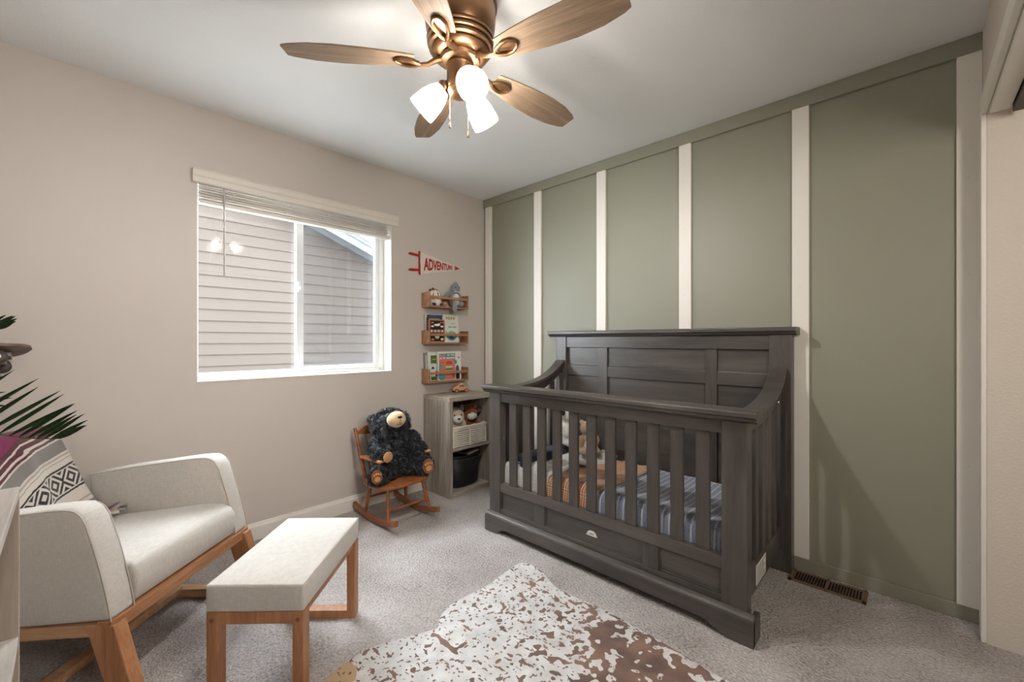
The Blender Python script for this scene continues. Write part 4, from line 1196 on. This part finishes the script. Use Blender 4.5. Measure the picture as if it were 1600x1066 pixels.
# arc length where the front face starts, so the stripes sit as in the photograph
def throw_fn(s, t):
    v, z_ = path_at(t)
    x = .115 + .44 * s
    fold = .010 * math.sin(s * 9 + t * 5) + .012 * mnoise.noise((s * 4, t * 5, 2.0))
    ridge = .018 * math.exp(-((s - .62) / .06) ** 2) * (1 if t > .45 else 0)
    return lp(v + max(0, fold + .006) + ridge, z_ + max(0, fold) * .5, x)
b = B(); b.sheet(throw_fn, 40, 60, .006)
uvl = b.bm.loops.layers.uv.verify()
seg = [0]
for a, c in zip(path, path[1:]): seg.append(seg[-1] + math.dist(a, c))
tot_l = seg[-1]
for f in b.bm.faces:
    for l in f.loops:
        s, t = l[uvl].uv
        if s == 0 and t == 0: pass
        dist = t * tot_l - seg[5]        # metres down from the top edge of the back
        l[uvl].uv = (s, min(.999, max(.001, .357 + dist * 1.45 - (.95 - s) * .18 - max(0.0, .62 - s) * .36)))
cl = b.obj('cloth', M['throw'], thr, 'all')
M['fringe'] = fabric('fringe_cotton', S(202, 192, 176), .1, 300)
for k in range(26):
    x = .13 + k * .0165
    b = B(); jx = random.uniform(-.01, .01)
    b.tube([lp(-.502, .434, x), lp(-.485, .438, x + jx * .5), lp(-.455 + random.uniform(-.01, .01), .440, x + jx)], .0028, 5); b.obj('tassel', M['fringe'], thr, 'all')
b = B()   # the corner that spills on to the seat
b.sheet(lambda s, t: lp(-.535 + .05 * t + .01 * math.sin(s * 7), .438 + .010 * math.sin(s * 6 + t * 3) + .02 * (1 - t) * s, .49 + .085 * s), 10, 8, .006)
b.obj('spilled_corner', M['throw'], thr, 'all')
for k in range(7):
    b = B(); x0 = .572; y0 = -.53 + k * .008
    b.tube([lp(y0, .45, x0), lp(y0 + .006, .462 + random.uniform(0, .006), x0 + .018), lp(y0 + .012 + random.uniform(-.01, .012), .456 + random.uniform(0, .018), x0 + .035 - (.02 if k > 4 else 0))], .003, 5); b.obj('tassel', M['fringe'], thr, 'all')

# ------------------------------------------------------------------ ottoman
ot = thing('ottoman', 'cream upholstered footstool bench on wooden sled legs', 'ottoman', (-2.016, -1.139, 0), math.atan2(.70, .71))
hl, hw = .252, .152
b = B(); b.box((-hl, -hw, .322), (hl, hw, .408)); b.bevel(.008, 3)
bmesh.ops.subdivide_edges(b.bm, edges=[e_ for e_ in b.bm.edges if e_.calc_length() > .1], cuts=8, use_grid_fill=True)
for v in b.bm.verts:
    if v.co.z > .40: v.co.z += .012 * max(0, 1 - (v.co.x / hl) ** 2) * max(0, 1 - (v.co.y / hw) ** 2)
cu = b.obj('cushion', M['linen'], ot, smooth=True)
b = B(); zz = .4045; q = .003
b.tube([(-hl + q, -hw + q, zz), (hl - q, -hw + q, zz), (hl - q, hw - q, zz), (-hl + q, hw - q, zz), (-hl + q, -hw + q, zz)], .0018, 6); b.obj('seam', M['piping'], cu, 'all')
for s in (-1, 1):
    x = s * (hl - .024)
    o = None
    for y in (-1, 1):
        o = boxes('leg', lw, [((x - .022, y * (hw - .036), 0), (x + .022, y * (hw - .002), .322))], ot, .002)
        b = B(); b.cyl((x + s * .0215, y * (hw - .019), .297), (x + s * .0235, y * (hw - .019), .297), .007, n=14); b.obj('bolt_cap', M['toydark'], o, True)
    boxes('end_top_rail', lw, [((x - .022, -hw + .036, .284), (x + .022, hw - .036, .322))], ot, .002)
    boxes('end_foot_rail', lw, [((x - .022, -hw + .036, 0), (x + .022, hw - .036, .034))], ot, .002)
for y in (-1, 1):
    boxes('side_rail', M['legwood'], [((-hl + .046, y * (hw - .034), .296), (hl - .046, y * (hw - .008), .322))], ot, .002)

# ------------------------------------------------------------------ cowhide rug
def hide():
    t = NT('brown_white_cowhide')
    v = t.coord()
    sp = t.node('ShaderNodeSeparateXYZ'); t.link(v, sp.inputs[0])
    def dist(cx, cy, sx, sy, ang=0.0):
        dx = t.math('SUBTRACT', sp.outputs['X'], cx); dy = t.math('SUBTRACT', sp.outputs['Y'], cy)
        ca, sa = math.cos(ang), math.sin(ang)
        a = t.math('ADD', t.math('MULTIPLY', dx, ca / sx), t.math('MULTIPLY', dy, sa / sx))
        b_ = t.math('ADD', t.math('MULTIPLY', dx, -sa / sy), t.math('MULTIPLY', dy, ca / sy))
        r2 = t.math('ADD', t.math('MULTIPLY', a, a), t.math('MULTIPLY', b_, b_))
        return t.math('POWER', 2.718, t.math('MULTIPLY', r2, -1.0))
    n_big = t.noise(t.coord(scale=(1, 1, 1)), 33, .4, .4, 0.0)
    n_str = t.noise(t.coord(scale=(1.0, .30, 1), rot=(0, 0, R(-24))), 60, 2, .5, .2)
    n_fine = t.noise(t.coord(), 75, .3, .4)
    patch = t.math('ADD', dist(-1.13, -2.03, .10, .32, R(-4)), dist(-1.25, -2.40, .16, .35))
    patch = t.math('ADD', patch, t.math('MULTIPLY', dist(-1.40, -2.05, .30, .28), .45))
    edge = dist(-1.03, -2.05, .045, .30, R(3))
    a = t.math('ADD', n_big, t.math('MULTIPLY', patch, .27))
    m1 = t.math('GREATER_THAN', a, .69)
    m2 = t.math('GREATER_THAN', n_fine, t.math('SUBTRACT', .69, t.math('MULTIPLY', dist(-1.15, -1.6, .5, .5), .02)))
    m3 = t.math('GREATER_THAN', t.math('ADD', n_str, t.math('MULTIPLY', edge, .13)), .66)
    crease = t.math('GREATER_THAN', t.math('ADD', dist(-1.60, -1.52, .02, .10, R(-2)), t.math('MULTIPLY', n_big, .5)), .98)
    m = t.math('MAXIMUM', t.math('MAXIMUM', m1, m2), t.math('MAXIMUM', m3, crease))
    brown = t.ramp(t.noise(v, 9, 3), [(.35, S(92, 70, 60)), (.65, S(132, 100, 84))])
    tanm = t.math('GREATER_THAN', t.math('ADD', dist(-1.97, -1.36, .11, .10), t.math('MULTIPLY', n_big, .3)), .75)
    white = t.mix(tanm, t.ramp(t.noise(v, 14, 4), [(.3, S(190, 187, 184)), (.7, S(218, 216, 213))]), S(186, 156, 120))
    t.base(t.mix(m, white, brown))
    t.set(.7, 0, .25, .35)
    t.bump(t.noise(t.coord(scale=(1, .25, 1)), 420, 3), .35, .004)
    return t.m
M['hide'] = hide()
outl = [(-.955, -1.325), (-.94, -1.365), (-.945, -1.44), (-.985, -1.52), (-1.022, -1.60), (-1.015, -1.70), (-1.0, -1.80), (-1.005, -1.92), (-1.012, -2.02), (-1.03, -2.18), (-1.05, -2.35), (-1.02, -2.5), (-.95, -2.62), (-.92, -2.75), (-1.02, -2.82),
        (-1.2, -2.78), (-1.35, -2.84), (-1.55, -2.90), (-1.72, -2.86), (-1.86, -2.74), (-2.06, -2.80), (-2.2, -2.70), (-2.16, -2.52), (-2.06, -2.36), (-2.08, -2.1), (-2.07, -1.85), (-2.05, -1.62), (-2.12, -1.50), (-2.06, -1.385), (-1.985, -1.345), (-1.90, -1.315), (-1.80, -1.318),
        (-1.70, -1.365), (-1.62, -1.40), (-1.57, -1.425), (-1.53, -1.37), (-1.45, -1.33), (-1.36, -1.332), (-1.24, -1.345), (-1.16, -1.335), (-1.06, -1.325), (-1.01, -1.312)]
for _ in range(2):
    q = []
    for i in range(len(outl)):
        a, c = outl[i], outl[(i + 1) % len(outl)]
        q += [(a[0] * .75 + c[0] * .25, a[1] * .75 + c[1] * .25), (a[0] * .25 + c[0] * .75, a[1] * .25 + c[1] * .75)]
    outl = q
b = B()
vs = [b.bm.verts.new((x, y, .003)) for x, y in outl]
f = b.bm.faces.new(vs)
bmesh.ops.triangulate(b.bm, faces=[f])
for _ in range(2): bmesh.ops.subdivide_edges(b.bm, edges=[e_ for e_ in b.bm.edges if e_.calc_length() > .07], cuts=1)
bmesh.ops.triangulate(b.bm, faces=b.bm.faces[:])
for v in b.bm.verts:
    v.co.z = .004 + .005 * max(0, mnoise.noise(Vector((v.co.x * 4, v.co.y * 4, 0)))) + .012 * math.exp(-(((v.co.x + 1.60) / .03) ** 2 + ((v.co.y + 1.53) / .12) ** 2))
ret = bmesh.ops.extrude_face_region(b.bm, geom=b.bm.faces[:])
for v in [g for g in ret['geom'] if isinstance(g, bmesh.types.BMVert)]: v.co.z += .004
bmesh.ops.recalc_face_normals(b.bm, faces=b.bm.faces)
tag(b.obj('cowhide_rug', M['hide'], None, True), 'white cowhide rug speckled with brown on the carpet', 'rug')

# ------------------------------------------------------------------ floor register
fr = thing('floor_vent', 'brown metal floor vent in the carpet by the green baseboard', 'vent', (-.104, -2.513, 0))
LX, LY = .062, .148
boxes('frame', M['brown_vent'], [((-LX, -LY, .0), (-LX + .014, LY, .008)), ((LX - .014, -LY, 0), (LX, LY, .008)), ((-LX, -LY, 0), (LX, -LY + .018, .008)), ((-LX, LY - .018, 0), (LX, LY, .008)), ((-LX, -.006, 0), (LX, .006, .008))], fr, .002)
boxes('duct_shade', M['dark_hole'], [((-LX + .01, -LY + .01, .0005), (LX - .01, LY - .01, .002))], fr)  # flat near-black plate paints the shade of the hollow under the louvres
lb = B(); lb.obox((0, 0, .005), (.094, .0022, .008), Matrix.Rotation(R(35), 3, 'X')); lm = lb.mesh('louvre'); lm.materials.append(M['brown_vent'])
for s in (-1, 1):
    for k in range(11):
        o = link('louvre', lm, None, fr); o.location = (0, s * (.016 + k * .0112), 0)

# ------------------------------------------------------------------ open console at the left edge
cs = thing('open_console', 'whitewashed wooden open shelf unit at the left edge', 'shelf unit', (-2.92, -1.82, 0))
W = dict(parent=cs, world=True)
kx0, kx1, ky0, ky1 = XW + .016, -2.675, -2.36, -1.255
boxes('top_board', M['palewood'], [((kx0, ky0, .80), (kx1, ky1, .822))], bevel=.0015, **W)
for y in (ky1 - .018, -1.86, ky0):
    boxes('upright', M['palewood_v'], [((kx0, y, .0), (kx1, y + .018, .80))], bevel=.001, **W)
for y0, y1 in ((-1.842, ky1 - .018), (ky0 + .018, -1.86)):
    for z0 in (.455, .045):
        boxes('shelf_board', M['palewood'], [((kx0, y0, z0), (kx1 - .001, y1, z0 + .018))], bevel=.001, **W)
boxes('back_board', M['palewood_v'], [((kx0, ky0 + .018, .0), (kx0 + .006, ky1 - .018, .80))], **W)
bn2 = thing('fabric_bin', 'grey fabric storage bin with black ring handle inside the open shelf unit', 'bin', (-2.905, -1.722, .474))
M['binfab'] = fabric('charcoal_bin_fabric', S(110, 106, 102))
boxes('body', M['binfab'], [((-.19, -.108, 0), (.19, .108, .006)), ((-.19, -.108, 0), (-.184, .108, .28)), ((.184, -.108, 0), (.19, .108, .28)), ((-.19, -.108, 0), (.19, -.102, .28)), ((-.19, .102, 0), (.19, .108, .28))], bn2)
b = B(); b.tube([(.192 + .026 * math.sin(q), .07 , .205 + .026 * math.cos(q)) for q in [2 * math.pi * i / 20 for i in range(21)]], .0035, 8); b.obj('ring_handle', M['black'], bn2, 'all')

# ------------------------------------------------------------------ potted palm on the console
M['leaf'] = plain('palm_green', S(44, 62, 36), .42, .35, 25, spec=.5)
M['stemg'] = plain('palm_stem', S(78, 92, 50), .5, .15, 20)
M['pot'] = plain('white_ceramic', S(222, 216, 206), .3, .02)
M['soil'] = plain('potting_soil', S(48, 36, 28), .95, .3, 60, .6, 100)
PP = Vector((-2.94, -1.50, .822))
pal = thing('potted_palm', 'green feather palm reaching in from the left edge of the room', 'plant', PP)
b = B(); b.lathe([(0, 0), (.07, 0), (.085, .02), (.1, .15), (.105, .16), (.096, .16), (.09, .14), (0, .14)], 28); b.obj('pot', M['pot'], pal, True)
b = B(); b.lathe([(0, .146), (.088, .143), (.091, .138)], 24); b.obj('soil', M['soil'], pal, True)
lfb = B()
n = 8
L0 = [(0, .001), (.12, .003), (.35, .0048), (.6, .0042), (.85, .0022), (1, .0003)]
vt = [[lfb.bm.verts.new((x, w_, abs(w_) * .0 + (.0022 if w_ else 0) - .05 * x * x * .0)) for w_ in (-w, 0, w)] for x, w in L0]
for i, row in enumerate(vt):
    row[1].co.z = -.0025
for a, c in zip(vt, vt[1:]):
    for k in range(2): lfb.bm.faces.new((a[k], c[k], c[k + 1], a[k + 1]))
bmesh.ops.recalc_face_normals(lfb.bm, faces=lfb.bm.faces)
bmesh.ops.solidify(lfb.bm, geom=lfb.bm.faces[:], thickness=.0006)
leafm = lfb.mesh('leaflet', True); leafm.materials.append(M['leaf'])
def frond(pts, t0, nleaf, lmax, upv, sides=(1, -1), tilt=.55):
    """pts in world; leaflets grow from parameter t0 to the tip"""
    P_ = [Vector(p) - PP for p in pts]
    for _ in range(3):
        q = [P_[0]]
        for i in range(len(P_) - 1): q += [P_[i] * .75 + P_[i + 1] * .25, P_[i] * .25 + P_[i + 1] * .75]
        q.append(P_[-1]); P_ = q
    b = B(); nn = len(P_)
    b.tube(P_, [.0045 * (1 - .8 * i / nn) for i in range(nn)], 6)
    fo_ = b.obj('frond', M['stemg'], pal, 'all')
    upv = Vector(upv).normalized()
    for k in range(nleaf):
        t = t0 + (1 - t0) * (k + .3) / nleaf
        i = min(int(t * (nn - 1)), nn - 2)
        p = P_[i].lerp(P_[i + 1], t * (nn - 1) - i)
        d = (P_[min(i + 2, nn - 1)] - P_[max(i - 1, 0)]).normalized()
        rel = (t - t0) / (1 - t0)
        ln = lmax * (1.0 - .15 * rel - .55 * rel * rel) * random.uniform(.9, 1.08)
        side_ = d.cross(upv).normalized()
        for s in sides:
            o = link('leaflet', leafm, None, fo_)
            dirv = (d * (.62 + .45 * rel) + (upv * tilt + side_ * s * (1 - tilt)) * (1.0 - .40 * rel * rel) + Vector((random.uniform(-.06, .06), random.uniform(-.06, .06), random.uniform(-.05, .05)))).normalized()
            x = dirv
            zax = (upv.cross(x) * s * -1 if abs(upv.dot(x)) < .9 else side_).normalized()
            y = zax.cross(x).normalized(); zax = x.cross(y).normalized()
            m = Matrix((x, y, zax)).transposed().to_4x4()
            o.matrix_basis = Matrix.Translation(p) @ m @ Matrix.Diagonal((ln, 1.0, 1.0, 1))
cr = lambda f: (PP.x + f[0], PP.y + f[1], PP.z + f[2])
frond([cr((0, 0, .14)), (-2.90, -1.43, 1.04), (-2.82, -1.36, 1.025), (-2.72, -1.335, .972), (-2.66, -1.345, .948), (-2.608, -1.372, .944)], .34, 16, .15, (.05, .0, 1), (1,), .97)
frond([cr((0, .01, .14)), (-2.91, -1.44, 1.08), (-2.84, -1.37, 1.15), (-2.74, -1.33, 1.185), (-2.70, -1.335, 1.196)], .40, 11, .085, (.2, .1, 1), (1,), .85)
frond([cr((0, .01, .14)), (-2.92, -1.46, 1.05), (-2.86, -1.38, 1.10), (-2.79, -1.33, 1.075), (-2.735, -1.34, 1.03)], .40, 9, .12, (.1, .1, 1), (1,), .85)
frond([cr((0, -.01, .14)), (-2.95, -1.56, 1.1), (-2.93, -1.68, 1.2), (-2.9, -1.84, 1.18)], .4, 11, .13, (0, 0, 1), (1, -1), .4)
frond([cr((-.01, 0, .14)), (-2.98, -1.48, 1.12), (-3.02, -1.36, 1.22), (-3.04, -1.2, 1.22)], .4, 11, .11, (0, 0, 1), (1, -1), .4)

# ------------------------------------------------------------------ skateboard on the window wall
sk = thing('skateboard', 'brown wooden skateboard mounted on the wall behind the palm', 'skateboard', (-3.02, -.115, 1.125))
sk.rotation_euler = (R(-16), 0, 0)
M['deck'] = wood('skate_maple', S(84, 64, 54), S(136, 110, 94), 0, 20, .45, .05, .08)
def deck_top(x): return .0 + (.9 * max(0, x - .25) ** 1.6) 
b = B()
def deck_fn(s, t):
    x = -.09 + .41 * s
    hw_ = .10 * math.sqrt(max(0.0, 1 - max(0, (x - .20) / .121) ** 2.2)) if x > .20 else .10
    hw_ = max(hw_, .002)
    y = (t - .5) * 2 * hw_
    return Vector((x, y, deck_top(x) + .10 * y * y))
b.sheet(deck_fn, 30, 8, .011); b.obj('deck', M['deck'], sk, True)
b = B(); b.box((.205, -.03, -.024), (.265, .03, -.010)); b.cyl((.235, -.085, -.040), (.235, .085, -.040), .006, n=8); b.box((.22, -.045, -.048), (.25, .045, -.022)); tk = b.obj('truck', M['chrome'], sk)
for s in (-1, 1):
    b = B(); b.lathe([(0, -.017), (.02, -.017), (.0265, -.012), (.0265, .012), (.02, .017), (0, .017)], 24, (.235, s * .078, -.042), Matrix.Rotation(R(90), 3, 'X'))
    w = b.obj('wheel', plain('dark_urethane', S(58, 46, 42), .5) if s < 0 else bpy.data.materials['dark_urethane'], sk, True)
    b = B(); b.cyl((.235, s * .094, -.042), (.235, s * .0965, -.042), .010, n=16); b.obj('wheel_core', M['sticker'], w, True)
b = B(); b.box((.03, .095, -.05), (.06, .11, -.012)); b.box((.03, .02, -.02), (.06, .11, -.012)); b.obj('wall_bracket', M['chrome'], sk)
